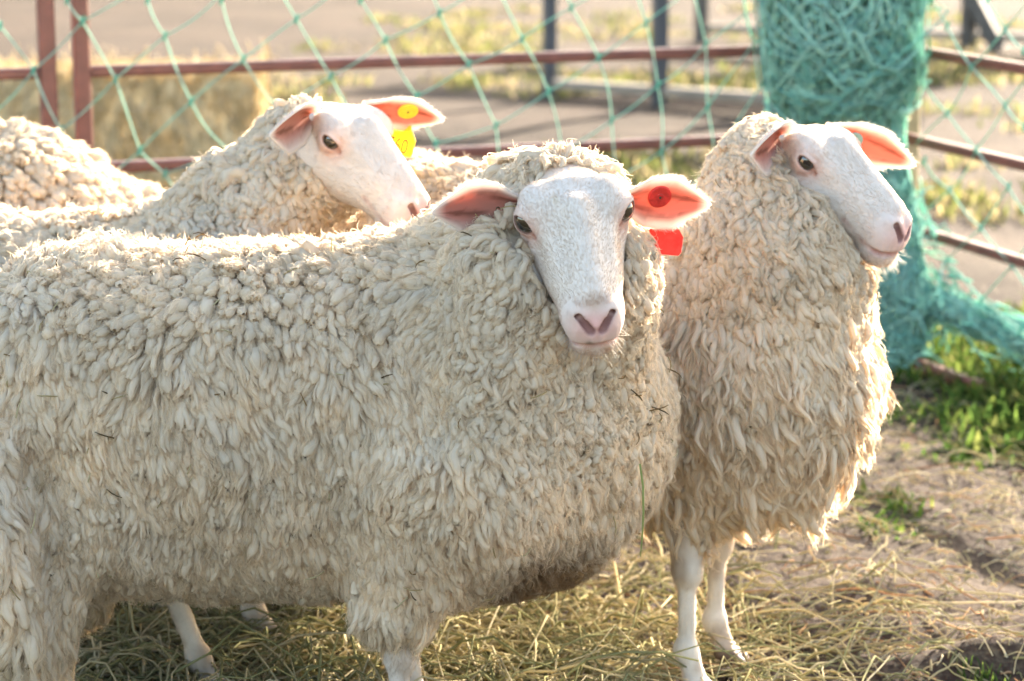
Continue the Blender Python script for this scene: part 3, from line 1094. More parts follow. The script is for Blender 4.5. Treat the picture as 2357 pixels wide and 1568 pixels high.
def thin(p, r):
    """greedy spacing: keep points at least r apart (r per point)"""
    kd = KDTree(len(p))
    for i, x in enumerate(p):
        kd.insert(x, i)
    kd.balance()
    dead = np.zeros(len(p), bool)
    keep = []
    for i, x in enumerate(p):
        if dead[i]:
            continue
        keep.append(i)
        for _, j, _ in kd.find_range(x, float(r[i])):
            dead[j] = True
    return np.array(keep)


def wool_color(p, seed, extra=None):
    c = np.tile(np.array([0.775, 0.64, 0.472]), (len(p), 1))
    n1 = vnoise(p, 6, seed)
    n2 = vnoise(p, 28, seed + 1)
    n3 = vnoise(p, 90, seed + 2)
    c *= (1 + 0.10 * n1 + 0.09 * n2 + 0.07 * n3)[:, None]
    yel = np.clip(n2 * 0.9 + n3 * 0.5 - 0.25, 0, 1)[:, None]
    c = c * (1 - 0.35 * yel) + np.array([0.74, 0.57, 0.36]) * 0.35 * yel
    gry = np.clip(vnoise(p, 12, seed + 5) - 0.2, 0, 1)[:, None]
    c = c * (1 - 0.3 * gry) + np.array([0.66, 0.62, 0.56]) * 0.3 * gry
    if extra is not None:
        c = extra(p, c)
    return c


def build_fleece(root, org, sdf, lo, hi, style, keep, flow, seed, dens=1.0, fuzz=60000, extra=None, strands=9, wild=0.0):
    """base + thousands of wool locks in one fleece mesh, plus fine loose fibres"""
    g = np.random.default_rng(seed)
    v, q, n = fleece_surface(sdf, lo, hi)
    # base lumps
    base = v + n * (-0.008 + 0.006 * vnoise(v, 38, seed)[:, None])
    kb = keep(base) & (base[:, 2] > 0.05)
    qm = kb[q].all(axis=1)
    bcol = wool_color(base, seed, extra) * 0.9
    num = int(190000 * dens)
    p, area = sample_surface(v, q, num, g)
    nn = grad(sdf, p)
    st = style(p, nn)                       # dict of arrays L, R, t0, t1, curl, freq
    st['R'] = st['R'] * (1 + 0.5 * np.clip((nn[:, 1] - .25) / .3, 0, 1))
    k = thin(p, st['R'] * 1.02)
    k = k[keep(p[k])]
    p, nn = p[k], nn[k]
    L, R, t0, t1, curl, fq = (st[x][k] for x in ('L', 'R', 't0', 't1', 'curl', 'freq'))
    m = len(p)
    print('locks', m)
    L = L * g.uniform(0.75, 1.3, m)
    R = R * np.clip(np.exp(g.normal(0, .33, m)), .5, 1.7)
    wl = (g.random(m) < wild) & (p[:, 2] < .62)
    L = np.where(wl, L * 1.5, L)
    t1 = np.where(wl, t1 * 0.75, t1)
    fl = flow(p, nn)
    fl = fl + 0.28 * np.stack([vnoise(p, 14, seed + 7), vnoise(p, 14, seed + 8), vnoise(p, 14, seed + 9)], 1) + g.normal(0, 0.16, (m, 3))
    fl = unit(fl - nn * (fl * nn).sum(1, keepdims=True))
    sd = np.cross(nn, fl)
    rings, sides = 8, 6
    P = np.zeros((m, rings, 3))
    P[:, 0] = p - nn * (R * 0.9)[:, None]
    ph = g.uniform(0, 6.28, m)
    tw = g.choice([-1, 1], m)
    cur = P[:, 0].copy()
    for i in range(1, rings):
        t = i / (rings - 1)
        a = t0 + (t1 - t0) * t
        dirv = nn * np.cos(a)[:, None] + fl * np.sin(a)[:, None]
        cur = cur + dirv * (L / (rings - 1))[:, None]
        w = curl * t ** 0.7
        an = ph + tw * fq * 6.28 * t
        P[:, i] = cur + sd * (w * np.cos(an))[:, None] + nn * (w * 0.6 * np.sin(an))[:, None] + fl * (w * .35 * np.sin(an + 1))[:, None]
    # locks gather into staples: the tips lean to the nearest staple centre
    kc = thin(p, np.full(m, 0.0) + R * 3.3)
    kd = KDTree(len(kc))
    for a_, b_ in enumerate(kc):
        kd.insert(p[b_], a_)
    kd.balance()
    near = np.array([kc[kd.find(x)[1]] for x in p])
    tt_ = (np.linspace(0, 1, rings) ** 1.1)[None, :, None]
    P = P + (P[near] - P) * tt_ * (0.28 + 0.42 * g.random(m))[:, None, None]
    P = P + np.cumsum(g.normal(0, 1, (m, rings, 3)) * (R * 0.14)[:, None, None], axis=1)
    ok = keep(P[:, -1]) & keep(P[:, 4])
    prof = np.array([0.80, 1.0, 1.05, 1.04, 0.98, 0.88, 0.70, 0.22])
    tipf = st['tip'][k][:, None]
    prof2 = prof[None] ** tipf
    rr = R[:, None] * prof2 * (1 + 0.10 * g.normal(0, 1, (m, rings)))
    P, rr, = P[ok], rr[ok]
    m = len(P)
    tv, tq = tubes(P, rr, sides)
    # closed, crimped surface
    cen = np.repeat(P.reshape(-1, 3), sides, axis=0)
    rel = tv - cen
    tv = cen + rel * (1 + 0.16 * vnoise(tv, 130, seed + 3) + 0.10 * vnoise(tv, 260, seed + 4))[:, None]
    per = g.uniform(0.94, 1.06, m)
    lc = wool_color(tv, seed, extra) * np.repeat(per, rings * sides)[:, None]
    tipw = np.tile(np.repeat(np.linspace(0, 1, rings) ** 3, sides), m)[:, None]
    lc = lc * (1 - 0.18 * tipw) + np.array([0.74, 0.58, 0.38]) * 0.18 * tipw
    V, Q, C = merge([(base, q[qm], bcol), (tv, tq, lc)])
    fo = mesh_obj('fleece', V, None, M_WOOL, root, quads=Q, cols=C, origin=org)
    # fibres that make up each lock
    TV = tv.reshape(m, rings, sides, 3)
    nf = m * strands
    i = np.repeat(np.arange(m), strands)
    s0 = g.uniform(0, sides, nf)
    ds = g.normal(0, 0.9, nf)
    pts = []
    for rj, ext in ((0, 1.0), (2, 1.05), (4, 1.10), (6, 1.25), (7, 1.6)):
        sa = (s0 + ds * rj / 7) % sides
        a0, fr = np.floor(sa).astype(int) % sides, (sa % 1)[:, None]
        w = TV[i, rj, a0] * (1 - fr) + TV[i, rj, (a0 + 1) % sides] * fr
        w = P[i, rj] + (w - P[i, rj]) * ext + g.normal(0, 0.0006 + 0.00025 * rj, (nf, 3))
        pts.append(w)
    pts.append(pts[-1] + (pts[-1] - pts[-2]) * g.uniform(0.1, 0.9, (nf, 1)) + g.normal(0, 0.0015, (nf, 3)))
    H = np.stack(pts, 1)
    LC = lc.reshape(m, rings, sides, 3)
    kp_ = keep(H[:, -1])
    hc_ = np.minimum(LC[i, 5, s0.astype(int) % sides] * g.uniform(0.97, 1.14, (nf, 1)), .95)
    hair_obj('lock_fibres', H[kp_], [0.0003, 0.00034, 0.00032, 0.00028, 0.00018, 0.00008], M_FUZZ, fo, org, hc_[kp_])
    # loose fibres
    i = g.integers(0, m, fuzz)
    j = np.minimum((g.random(fuzz) ** 0.7 * (rings - 1)).astype(int), rings - 2)
    s = g.integers(0, sides, fuzz)
    TV = tv.reshape(m, rings, sides, 3)
    r0 = TV[i, j, s]
    tan = unit(P[i, j + 1] - P[i, j])
    rad = unit(r0 - P[i, j])
    stray = (g.random(fuzz) < 0.10)
    d0 = unit(tan * 0.9 + rad * 0.45 + g.normal(0, 0.35, (fuzz, 3)))
    d1 = unit(d0 + g.normal(0, 0.7, (fuzz, 3)))
    d2 = unit(d1 + g.normal(0, 0.9, (fuzz, 3)) + np.array([0, 0, -0.2]))
    hl = (g.uniform(0.006, 0.013, fuzz) * np.where(stray, 2.0, 1.0))[:, None]
    H = np.stack([r0 - rad * .001, r0 + d0 * hl * .4, r0 + d0 * hl * .4 + d1 * hl * .35, r0 + d0 * hl * .4 + d1 * hl * .35 + d2 * hl * .35], 1)
    hk = keep(H[:, 0]) & keep(H[:, -1])
    fc_ = np.minimum(LC[i, j, s] * 1.15, .95)
    hair_obj('wool_fibres', H[hk], [0.00022, 0.0002, 0.00016, 0.00008], M_FUZZ, fo, org, fc_[hk])
    return fo


def leg_sdf(p, top, foot, fwd, hind=False, knee=0.20):
    """a straight sheep leg: forearm, knee, cannon, fetlock and cloven hoof"""
    top, foot, fwd = np.asarray(top, float), np.asarray(foot, float), unit(np.asarray([*fwd, 0.0]))
    side = np.array([-fwd[1], fwd[0], 0])
    L = lambda z: top + (foot - top) * (top[2] - z) / max(top[2] - foot[2], 1e-3)
    if hind:
        hk = L(0.24) - fwd * 0.045
        d = cone(p, top, hk, .058, .022)
        ft = L(0.075)
        d = smin(d, cone(p, hk, ft, .018, .0145), .012)
        d = smin(d, ell(p, hk - fwd * .012 + np.array([0, 0, .012]), (.020, .020, .022)), .012)
    else:
        kn = L(knee)
        ft = L(0.075)
        d = cone(p, top, kn, .044, .0215)
        d = smin(d, ell(p, kn + fwd * .002, (.0225, .0225, .027)), .012)
        d = smin(d, cone(p, kn - np.array([0, 0, .02]), ft, .0150, .0130), .010)
    d = smin(d, ell(p, ft - fwd * .003, (.0185, .0185, .020)), .010)
    pa = L(0.03) + fwd * 0.016
    d = smin(d, cone(p, ft, pa, .0165, .0175), .010)
    for s in (-1, 1):
        d = smin(d, cone(p, pa + side * .010 * s + np.array([0, 0, -.004]), np.array([*(foot[:2]), .010]) + fwd * .050 + side * .012 * s, .0155, .0085), .006)
    d = np.maximum(d, 0.001 - p[:, 2])
    return d


def make_sheep(label, org, pose, fleece, legs, lo, hi, style, flow, extra, seed, dens, fuzz, scale=1.09, ears=None, hs=0.0, dirt=0.0, facehair=16000, wild=0.0, group='sheep in the pen'):
    """pose: (eye midpoint, forward, up) of the head in world space"""
    org = np.asarray(org, float)
    root = empty('sheep', org, label, 'sheep', group)
    eye, fw, up = pose
    X = unit(np.asarray(fw, float))
    Z = unit(np.asarray(up, float) - X * (np.asarray(up, float) @ X))
    Y = np.cross(Z, X)
    B = np.stack([X, Y, Z])                        # rows = axes
    toW = lambda p: np.asarray(eye) + scale * (p @ B)
    toL = lambda p: ((p - np.asarray(eye)) / scale) @ B.T
    # ---- one body mesh: torso, legs, neck and head
    def body(p):
        d = fleece(p) + 0.045
        for lg in legs:
            d = smin(d, leg_sdf(p, **lg), 0.02)
        return d
    bv, bq = surface_nets(body, lo, hi, 0.0075)
    def leg_color(p):
        c = np.tile(np.array([0.55, 0.47, 0.39]), (len(p), 1)) * (1 + 0.08 * vnoise(p, 40, seed))[:, None]
        st = np.clip(vnoise(p, 22, seed + 3) * 1.3 + .6 * vnoise(p, 60, seed + 4) - .15 + .35 * np.exp(-((p[:, 2] - .19) / .03) ** 2) + .5 * np.clip((.09 - p[:, 2]) / .06, 0, 1), 0, 1)[:, None] * .75
        c = c * (1 - st) + np.array([0.30, 0.21, 0.14]) * st
        hf = np.clip((0.036 - p[:, 2]) / 0.008, 0, 1)[:, None]
        return c * (1 - hf) + np.array([0.12, 0.075, 0.05]) * hf
    bc = leg_color(bv)
    HV, HQ = head_mesh()
    hv = toW(HV)
    hc = head_colors(HV, dirt, seed)
    V, Q, C = merge([(bv, bq, bc), (hv, HQ, hc)])
    mesh_obj('body', V, None, M_SKIN, root, quads=Q, cols=C, origin=org)
    # ---- eyes
    for s in (1, -1):
        mir = np.array([1, s, 1.0])
        v, u, q = uv_sphere(np.zeros(3), EYE_R + .0004)
        f = u @ (EYE_F * mir)
        h = u @ (EYE_U * mir)
        a = u @ (EYE_A * mir)
        col = np.tile(np.array([0.03, 0.02, 0.015]), (len(u), 1))
        rr = np.hypot(f, h)
        ir = (rr < 0.80) & (a > 0)
        col[ir] = np.array([0.034, 0.023, 0.011])
        pu = ((f / 0.50) ** 2 + (h / 0.22) ** 2 < 1) & (a > 0)
        col[pu] = np.array([0.006, 0.006, 0.007])
        mesh_obj('eye', toW(v + EYE_C * mir), None, M_EYE, root, quads=q, cols=col, origin=org)
    # ---- ears
    H_all, C_all, ear_mid = [], [], []
    for s, (base, axis, front, Lr, fold, *rest) in zip((1, -1), ears):
        v, q, c, gl, H, P = ear_geo(np.asarray(base, float), np.asarray(axis, float), np.asarray(front, float), L=Lr, fold=fold, W=rest[0] if rest else .033)
        o = mesh_obj('ear', toW(v), None, M_EAR, root, quads=q, cols=c, origin=org)
        a = o.data.attributes.new('glow', 'FLOAT_COLOR', 'POINT')
        gg = np.ones((len(v), 4), np.float32)
        gg[:, :3] = gl
        a.data.foreach_set('color', gg.ravel())
        H_all.append(toW(H.reshape(-1, 3)).reshape(H.shape))
        C_all.append(np.tile([.62, .56, .49], (len(H), 1)))
        ear_mid.append((P, o))
    # ---- short face hair
    g = np.random.default_rng(seed + 5)
    if facehair:
        p, _ = sample_surface(HV, HQ, facehair, g)
        nn = grad(head_sdf, p, 0.003)
        m = np.stack([p[:, 0], np.abs(p[:, 1]), p[:, 2]], 1)
        ok = (np.linalg.norm(m - EYE_C, axis=1) > 0.0185) & (p[:, 0] > -0.11) & ~((p[:, 0] > .128) & (p[:, 2] < .006) & (p[:, 2] > -.052) & (m[:, 1] < .036))
        p, nn, m = p[ok], nn[ok], m[ok]
        d = np.array([-1.0, 0, 0]) + 0.2 * nn + g.normal(0, 0.09, p.shape)
        d[:, 1] += 0.5 * np.sign(p[:, 1]) * np.clip(.05 - p[:, 0], 0, .1) * 8
        d = unit(d - nn * ((d * nn).sum(1) - 0.09)[:, None])
        hl = (g.uniform(0.0030, 0.0058, len(p)) * np.where(p[:, 0] < -0.03, 1.9, 1.0) * np.where(p[:, 2] < -.04, 1.3, 1))[:, None]
        H = np.stack([p - nn * .0005, p + d * hl * .5 + nn * hl * .08, p + d * hl], 1)
        H_all.append(toW(H.reshape(-1, 3)).reshape(H.shape))
        C_all.append(head_colors(p, dirt, seed) * 1.18)
        # chin and lip bristles
        p, _ = sample_surface(HV, HQ, 6000, g)
        p = p[(p[:, 0] > .085) & (p[:, 2] < -.045)]
        nn = grad(head_sdf, p, 0.003)
        d = unit(nn + np.array([0.5, 0, -.3]) + g.normal(0, .25, p.shape))
        hl = g.uniform(0.006, 0.020, len(p))[:, None]
        H = np.stack([p, p + d * hl * .5, p + d * hl], 1)[: 420]
        H_all.append(toW(H.reshape(-1, 3)).reshape(H.shape))
        C_all.append(np.tile([.62, .56, .49], (len(H), 1)))
        hair_obj('face_hair', np.concatenate(H_all), [0.00013, 0.00012, 0.00005], M_FUZZ, root, org, np.concatenate(C_all))
    if facehair:
        zc = bv[bq].mean(1)
        lq = bq[(zc[:, 2] < .34) & (zc[:, 2] > .03) & (fleece(zc) > .01)]
        if len(lq):
            p, _ = sample_surface(bv, lq, 9000, g)
            nn = grad(body, p, .003)
            d = unit(np.array([0, 0, -1.0]) + nn * .28 + g.normal(0, .16, p.shape))
            hl = g.uniform(.003, .007, len(p))[:, None]
            hair_obj('leg_hair', np.stack([p - nn * .0004, p + d * hl * .5, p + d * hl], 1), [0.00014, 0.00012, 0.00005], M_FUZZ, root, org, leg_color(p) * 1.08)
    # ---- fleece kept off the face and the legs
    def keep(p):
        l = toL(p)
        hd = head_sdf(l)
        hair_line = hairline(l)
        return ~((hd < np.where(l[:, 0] < .10, 0.003, .010)) & (l[:, 0] > hair_line)) & ~(hd < -0.006) & ~((l[:, 0] > .03) & (l[:, 0] < .20) & (np.abs(l[:, 1]) < .048) & (l[:, 2] > -.045) & (l[:, 2] < .09))
    def hairline(l):
        return np.where(l[:, 2] > 0, -0.034 + 0.1 * l[:, 2], -0.034 - (1.35 + hs) * l[:, 2])
    def fl_cut(p):
        l = toL(p)
        fold = vnoise(p * np.array([1, 1, .2]), 17, seed) * .007 + vnoise(p * np.array([1, 1, .5]), 7, seed + 1) * .006
        d = smin(fleece(p) + 0.021 + fold, smin(ell(l, (-.088, 0, -.045), (.044, .060, .054)), ell(l, (-.045, 0, -.068), (.080, .071, .052)), .03) * scale, 0.05)
        if hs:
            d = smin(d, ell(l, (.008, 0, -.072), (.090, .083, .054)) * scale, .03)
        hd = np.maximum(head_sdf(l), hairline(l) + .004 - l[:, 0])
        return smax(d, -(hd - .004) * scale, 0.015)
    build_fleece(root, org, fl_cut, lo, hi, style, keep, flow, seed, dens, fuzz, extra, wild=wild)
    return root, toW, ear_mid


def blend(a, b, w):
    return a * (1 - w) + b * w


def make_style(regions, base):
    """base and regions are dicts of L,R,t0,t1,curl,freq,tip; regions: (weight function, dict)"""
    def style(p, n):
        o = {k: np.full(len(p), float(x)) for k, x in base.items()}
        for wf, d in regions:
            w = np.clip(wf(p, n), 0, 1)
            for k, x in d.items():
                o[k] = blend(o[k], x, w)
        return o
    return style


def down_flow(drift=(0, 0, 0)):
    dr = np.asarray(drift, float)
    def f(p, n):
        v = np.tile(np.array([0, 0, -1.0]) + dr, (len(p), 1))
        top = np.clip(n[:, 2], 0, 1)[:, None]
        rnd = np.stack([vnoise(p, 9, 41), vnoise(p, 9, 42), np.zeros(len(p))], 1)
        return v + top * rnd * 1.2
    return f


STRING = dict(L=.047, R=.0047, t0=.86, t1=1.62, curl=.0036, freq=1.2, tip=.8)
PUFF = dict(L=.025, R=.0067, t0=.3, t1=1.3, curl=.003, freq=.7, tip=.7)
CURLY = dict(L=.038, R=.0049, t0=.3, t1=2.0, curl=.0064, freq=1.3, tip=.8)
LONG = dict(L=.054, R=.0047, t0=.72, t1=1.58, curl=.0070, freq=1.1, tip=1.7)

# ---- A: the near ewe, side on, looking at us
def fleeceA(p):
    q = p.copy()
    q[:, 1] = 3.30 + (q[:, 1] - 3.30) * 1.2
    d = cone(q, (-.56, 3.30, .495), (-.02, 3.30, .490), .262, .258)
    d = smin(d, ell(p, (-.745, 3.135, .36), (.130, .115, .23)), .05)
    d = smin(d, cone(p, (-.67, 3.14, .36), (-.70, 3.13, .15), .125, .095), .05)
    d = smin(d, cone(p, (-.70, 3.42, .36), (-.66, 3.46, .20), .11, .06), .05)
    d = smin(d, cone(p, (-.10, 3.16, .43), (-.150, 3.15, .285), .13, .075), .06)
    d = smin(d, cone(p, (-.10, 3.42, .40), (-.10, 3.44, .25), .13, .055), .06)
    d = smin(d, ell(p, (-.034, 3.22, .462), (.152, .20, .178)), .08)
    d = smin(d, cone(p, (.006, 3.20, .56), (.030, 3.185, .70), .150, .136), .07)
    d = smin(d, ell(p, (-.012, 3.125, .725), (.066, .062, .080)), .05)
    d = smin(d, ell(p, (.120, 3.175, .645), (.064, .07, .090)), .06)
    d = smin(d, cone(p, (-.07, 3.29, .69), (.03, 3.28, .79), .092, .088), .05)
    d = smin(d, cone(p, (.06, 3.20, .70), (.055, 3.215, .775), .125, .075), .06)
    d = smin(d, cone(p, (-.10, 3.28, .62), (.03, 3.24, .66), .14, .12), .06)
    d = smin(d, ell(p, (-.025, 3.115, .615), (.095, .085, .135)), .05)
    # fold in front of the thigh
    d = smax(d, -cone(p, (-.632, 3.085, .48), (-.575, 3.070, .14), .016, .040), .03)
    d = smax(d, -cone(p, (-.128, 3.070, .72), (-.108, 3.050, .55), .034, .012), .05)
    return d


def dirtA(p, c):
    w = np.clip(1.8 - np.linalg.norm((p - np.array([.052, 3.10, .268])) / np.array([.066, .22, .062]), axis=1) + 0.35 * vnoise(p, 45, 9), 0, 1)[:, None] * 0.85
    c = c * (1 - w) + np.array([0.17, 0.085, 0.030]) * w
    s = np.clip(vnoise(p, 55, 12) + vnoise(p, 20, 13) - 0.95, 0, 1)[:, None] * 1.2
    c = c * (1 - s) + np.array([0.36, 0.23, 0.10]) * s
    b = np.clip((0.27 - p[:, 2]) / 0.07, 0, 1)[:, None] * 0.28
    c = c * (1 - b) + np.array([0.42, 0.32, 0.18]) * b
    return c


styleA = make_style([
    (lambda p, n: (p[:, 2] - .60) / .10 + .4 * vnoise(p, 7, 2), PUFF),
    (lambda p, n: (p[:, 0] + .12) / .08 * np.clip((p[:, 2] - .45) / .1, 0, 1), CURLY),
    (lambda p, n: (p[:, 0] + .10) / .10 * np.clip((.50 - p[:, 2]) / .1, 0, 1), dict(L=.044, R=.0050, t0=.8, t1=1.55, curl=.004, freq=.8, tip=1.0)),
    (lambda p, n: np.clip((-.60 - p[:, 0]) / .05, 0, 1) * np.clip((.48 - p[:, 2]) / .1, 0, 1), dict(L=.066, R=.0068, t0=.8, t1=1.55, curl=.006, freq=.8, tip=1.0)),
], STRING)


def flowA(p, n):
    f = down_flow()(p, n)
    w = np.clip((p[:, 0] + .10) / .2, 0, 1)[:, None] * np.clip((.55 - p[:, 2]) / .1, 0, 1)[:, None]
    return f + w * np.array([.55, -.2, 0])


legsA = [dict(top=(-.15, 3.15, .34), foot=(-.158, 3.12, 0), fwd=(1, -.1)), dict(top=(-.12, 3.44, .34), foot=(-.165, 3.44, 0), fwd=(1, 0)),
         dict(top=(-.78, 3.16, .34), foot=(-.80, 3.16, 0), fwd=(1, 0), hind=True), dict(top=(-.50, 3.46, .40), foot=(-.47, 3.50, 0), fwd=(1, -.2), hind=True)]
EYE_OPEN[0] = .0108
fwA = np.array([.14, -.81, -.56])
sheepA, toA, earsA = make_sheep('ewe standing side on across the front, face turned to the camera, red ear tag', (-.3, 3.3, 0),
    ((.082, 3.12, .797), fwA, (-.04, -.56, .82)), fleeceA, legsA, (-1.0, 2.9, -.02), (.30, 3.62, .95), styleA, flowA, dirtA, 101, 1.0, 180000, dirt=0.8, hs=.7, scale=1.10,
    ears=[((-.030, .058, .004), (-.05, 1, -.20), (.90, .0, .30), .118, .45, .036), ((-.040, -.057, .008), (-.05, -1, .08), (.92, 0, .22), .110, .36, .038)], facehair=42000)

EYE_OPEN[0] = .0062
# ---- B: the right-hand sheep, chest towards us, looking right
hB = unit(np.array([.80, -.60, 0]))
sB = np.array([.60, .80, 0])
cB = np.array([.30, 3.66, 0])
fB = lambda a, b, z: cB + hB * a + sB * b + np.array([0, 0, z])


def fleeceB(p):
    q = p - cB
    l = np.stack([q @ hB, (q @ sB) * 1.18, q[:, 2]], 1)
    d = cone(l, (-.62, 0, .535), (-.05, 0, .495), .245, .25)
    d = smin(d, ell(p, (.378, 3.57, .460), (.160, .17, .175)), .09)
    d = smin(d, cone(p, (.368, 3.58, .50), (.388, 3.585, .66), .172, .152), .08)
    d = smin(d, cone(p, (.39, 3.59, .66), (.385, 3.60, .77), .145, .078), .06)
    d = smin(d, cone(p, (.27, 3.57, .40), (.275, 3.55, .300), .10, .055), .06)
    d = smin(d, cone(p, (.33, 3.67, .40), (.325, 3.67, .305), .10, .05), .06)
    d = smin(d, cone(l, (-.66, -.13, .42), (-.68, -.14, .22), .12, .06), .06)
    d = smin(d, cone(l, (-.66, .13, .42), (-.68, .14, .22), .12, .06), .06)
    return d


styleB = make_style([
    (lambda p, n: (p[:, 2] - .58) / .10 + .3 * vnoise(p, 8, 3), CURLY),
    (lambda p, n: np.clip((.22 - p[:, 0]) / .1, 0, 1), PUFF),
    (lambda p, n: np.clip((.40 - p[:, 2]) / .10, 0, 1), dict(L=.070, R=.0060, tip=1.2, curl=.008)),
], LONG)
legsB = [dict(top=(.264, 3.53, .38), foot=(.268, 3.515, 0), fwd=(.75, -.55)), dict(top=(.325, 3.665, .38), foot=(.322, 3.665, 0), fwd=(.93, -.3)),
         dict(top=fB(-.66, -.13, .36), foot=fB(-.66, -.13, 0), fwd=(.8, -.6), hind=True), dict(top=fB(-.66, .13, .36), foot=fB(-.66, .13, 0), fwd=(.8, -.6), hind=True)]
sheepB, toB, earsB = make_sheep('sheep on the right with full shaggy chest, head turned right, bare white front legs', cB,
    ((.464, 3.60, .806), (.69, -.58, -.42), (.34, -.26, .89)), fleeceB, legsB, (-.60, 3.25, -.02), (.66, 4.45, .96), styleB, down_flow((.15, -.05, 0)), None, 202, 1.0, 130000,
    ears=[((-.050, .056, .030), (1.0, 1, .02), (.70, -.7, -.10), .148, .40, .032), ((-.055, -.054, .024), (.34, -1, .14), (1, .34, .10), .128, .9, .043)], facehair=36000, wild=0.05)

# ---- C: sheep behind, head resting over the near ewe's back
def fleeceC(p):
    q = p.copy()
    q[:, 1] = 3.78 + (q[:, 1] - 3.78) * 1.2
    d = cone(q, (-1.45, 3.78, .540), (-.74, 3.78, .470), .255, .238)
    d = smin(d, cone(p, (-.72, 3.76, .50), (-.46, 3.75, .60), .18, .15), .09)
    d = smin(d, cone(p, (-.47, 3.75, .60), (-.40, 3.75, .72), .150, .108), .07)
    d = smin(d, cone(p, (-.41, 3.75, .72), (-.375, 3.75, .750), .105, .072), .05)
    d = smin(d, cone(p, (-.52, 3.66, .40), (-.47, 3.67, .28), .10, .055), .06)
    d = smin(d, cone(p, (-.55, 3.88, .40), (-.55, 3.88, .28), .10, .055), .06)
    d = smin(d, cone(p, (-1.5, 3.66, .40), (-1.52, 3.66, .22), .12, .06), .06)
    return d


styleC = make_style([(lambda p, n: (p[:, 0] + .62) / .10, dict(L=.034, R=.0056, t0=.4, t1=2.1, curl=.008, freq=1.2, tip=.75))], dict(L=.030, R=.0066, t0=.4, t1=1.5, curl=.004, freq=.8, tip=.75))
legsC = [dict(top=(-.46, 3.68, .36), foot=(-.405, 3.735, 0), fwd=(1, -.1)), dict(top=(-.58, 3.88, .36), foot=(-.60, 3.88, 0), fwd=(1, 0)),
         dict(top=(-1.5, 3.66, .36), foot=(-1.52, 3.66, 0), fwd=(1, 0), hind=True), dict(top=(-1.5, 3.88, .36), foot=(-1.52, 3.88, 0), fwd=(1, 0), hind=True)]
sheepC, toC, earsC = make_sheep('sheep looking right over the near ewe\'s back, yellow ear tag in its far ear', (-.9, 3.78, 0),
    ((-.248, 3.72, .824), (.68, -.53, -.48), (.38, -.29, .86)), fleeceC, legsC, (-1.85, 3.4, -.02), (-.05, 4.08, .95), styleC, down_flow(), None, 303, .9, 60000, scale=1.07,
    ears=[((-.050, .056, .032), (.60, 1, .16), (.75, -.4, -.20), .135, .42), ((-.055, -.054, .024), (.34, -1, .14), (1, .34, .10), .128, .9, .043)], facehair=30000)

# ---- D: the sheep farther left, grazing behind
def fleeceD(p):
    q = p.copy()
    q[:, 1] = 4.33 + (q[:, 1] - 4.33) * 1.2
    d = cone(q, (-1.55, 4.33, .555), (-.95, 4.33, .530), .27, .265)
    d = smin(d, cone(p, (-.86, 4.33, .505), (-.56, 4.33, .420), .235, .20), .08)
    d = smin(d, cone(p, (-.70, 4.33, .42), (-.50, 4.33, .22), .16, .10), .07)
    d = smin(d, cone(p, (-.85, 4.22, .36), (-.85, 4.22, .24), .10, .055), .06)
    d = smin(d, cone(p, (-.85, 4.44, .36), (-.85, 4.44, .24), .10, .055), .06)
    return d


legsD = [dict(top=(-.85, 4.22, .34), foot=(-.85, 4.22, 0), fwd=(1, 0)), dict(top=(-.85, 4.44, .34), foot=(-.85, 4.44, 0), fwd=(1, 0)),
         dict(top=(-1.6, 4.22, .34), foot=(-1.62, 4.22, 0), fwd=(1, 0), hind=True), dict(top=(-1.6, 4.44, .34), foot=(-1.62, 4.44, 0), fwd=(1, 0), hind=True)]
make_sheep('sheep at the far left, only its sunlit woolly back showing', (-1.1, 4.33, 0),
    ((-.42, 4.33, .17), (.70, 0, -.71), (.71, 0, .70)), fleeceD, legsD, (-1.9, 3.95, -.02), (-.2, 4.68, .9), make_style([], dict(L=.032, R=.0072, t0=.4, t1=1.3, curl=.004, freq=.8, tip=.75)), down_flow(), None, 404, .7, 30000,
    ears=[((-.052, .058, .030), (-.12, 1, .1), (.85, .0, -.30), .115, .45), ((-.052, -.058, .030), (-.12, -1, .1), (.85, 0, -.30), .115, .45)], facehair=0)


# ------------------------------------------------------------------ ear tags
def disc(c, n, r, t, k=36):
    n = unit(np.asarray(n, float))
    U = unit(np.cross(n, np.array([0, 0, 1.0])))
    W = np.cross(n, U)
    a = np.linspace(0, 2 * np.pi, k, endpoint=False)[:, None]
    ring = np.cos(a) * U + np.sin(a) * W
    lv = [(r * .96, -t / 2), (r, -t / 4), (r, t / 4), (r * .94, t / 2), (r * .35, t / 2 - .0003), (r * .3, t / 2 + .0004), (r * .1, t / 2 + .0004)]
    v = np.concatenate([np.asarray(c) + ring * rr + n * z for rr, z in lv])
    f = [tuple(range(k - 1, -1, -1))]
    for i in range(len(lv) - 1):
        f += [(i * k + j, i * k + (j + 1) % k, (i + 1) * k + (j + 1) % k, (i + 1) * k + j) for j in range(k)]
    f.append(tuple((len(lv) - 1) * k + j for j in range(k)))
    return v, f


def flag_plate(c, right, up, w, h, neck, t=0.0016):
    """house-shaped tag plate: neck at the top, square shoulders, rounded lower corners; slightly curved"""
    n = np.cross(right, up)
    out = [(-neck, 0), (neck, 0), (neck * 1.15, -.12 * h), (w, -.42 * h), (w, -.88 * h), (w * .93, -.96 * h), (w * .85, -h), (-w * .85, -h), (-w * .93, -.96 * h), (-w, -.88 * h), (-w, -.42 * h), (-neck * 1.15, -.12 * h)]
    v = []
    for s in (1, -1):
        for x, y in out:
            v.append(np.asarray(c) + right * x + up * y + n * (s * t / 2))
    k = len(out)
    f = [tuple(range(k)), tuple(range(2 * k - 1, k - 1, -1))] + [(i, k + i, k + (i + 1) % k, (i + 1) % k) for i in range(k)]
    return np.array(v), f


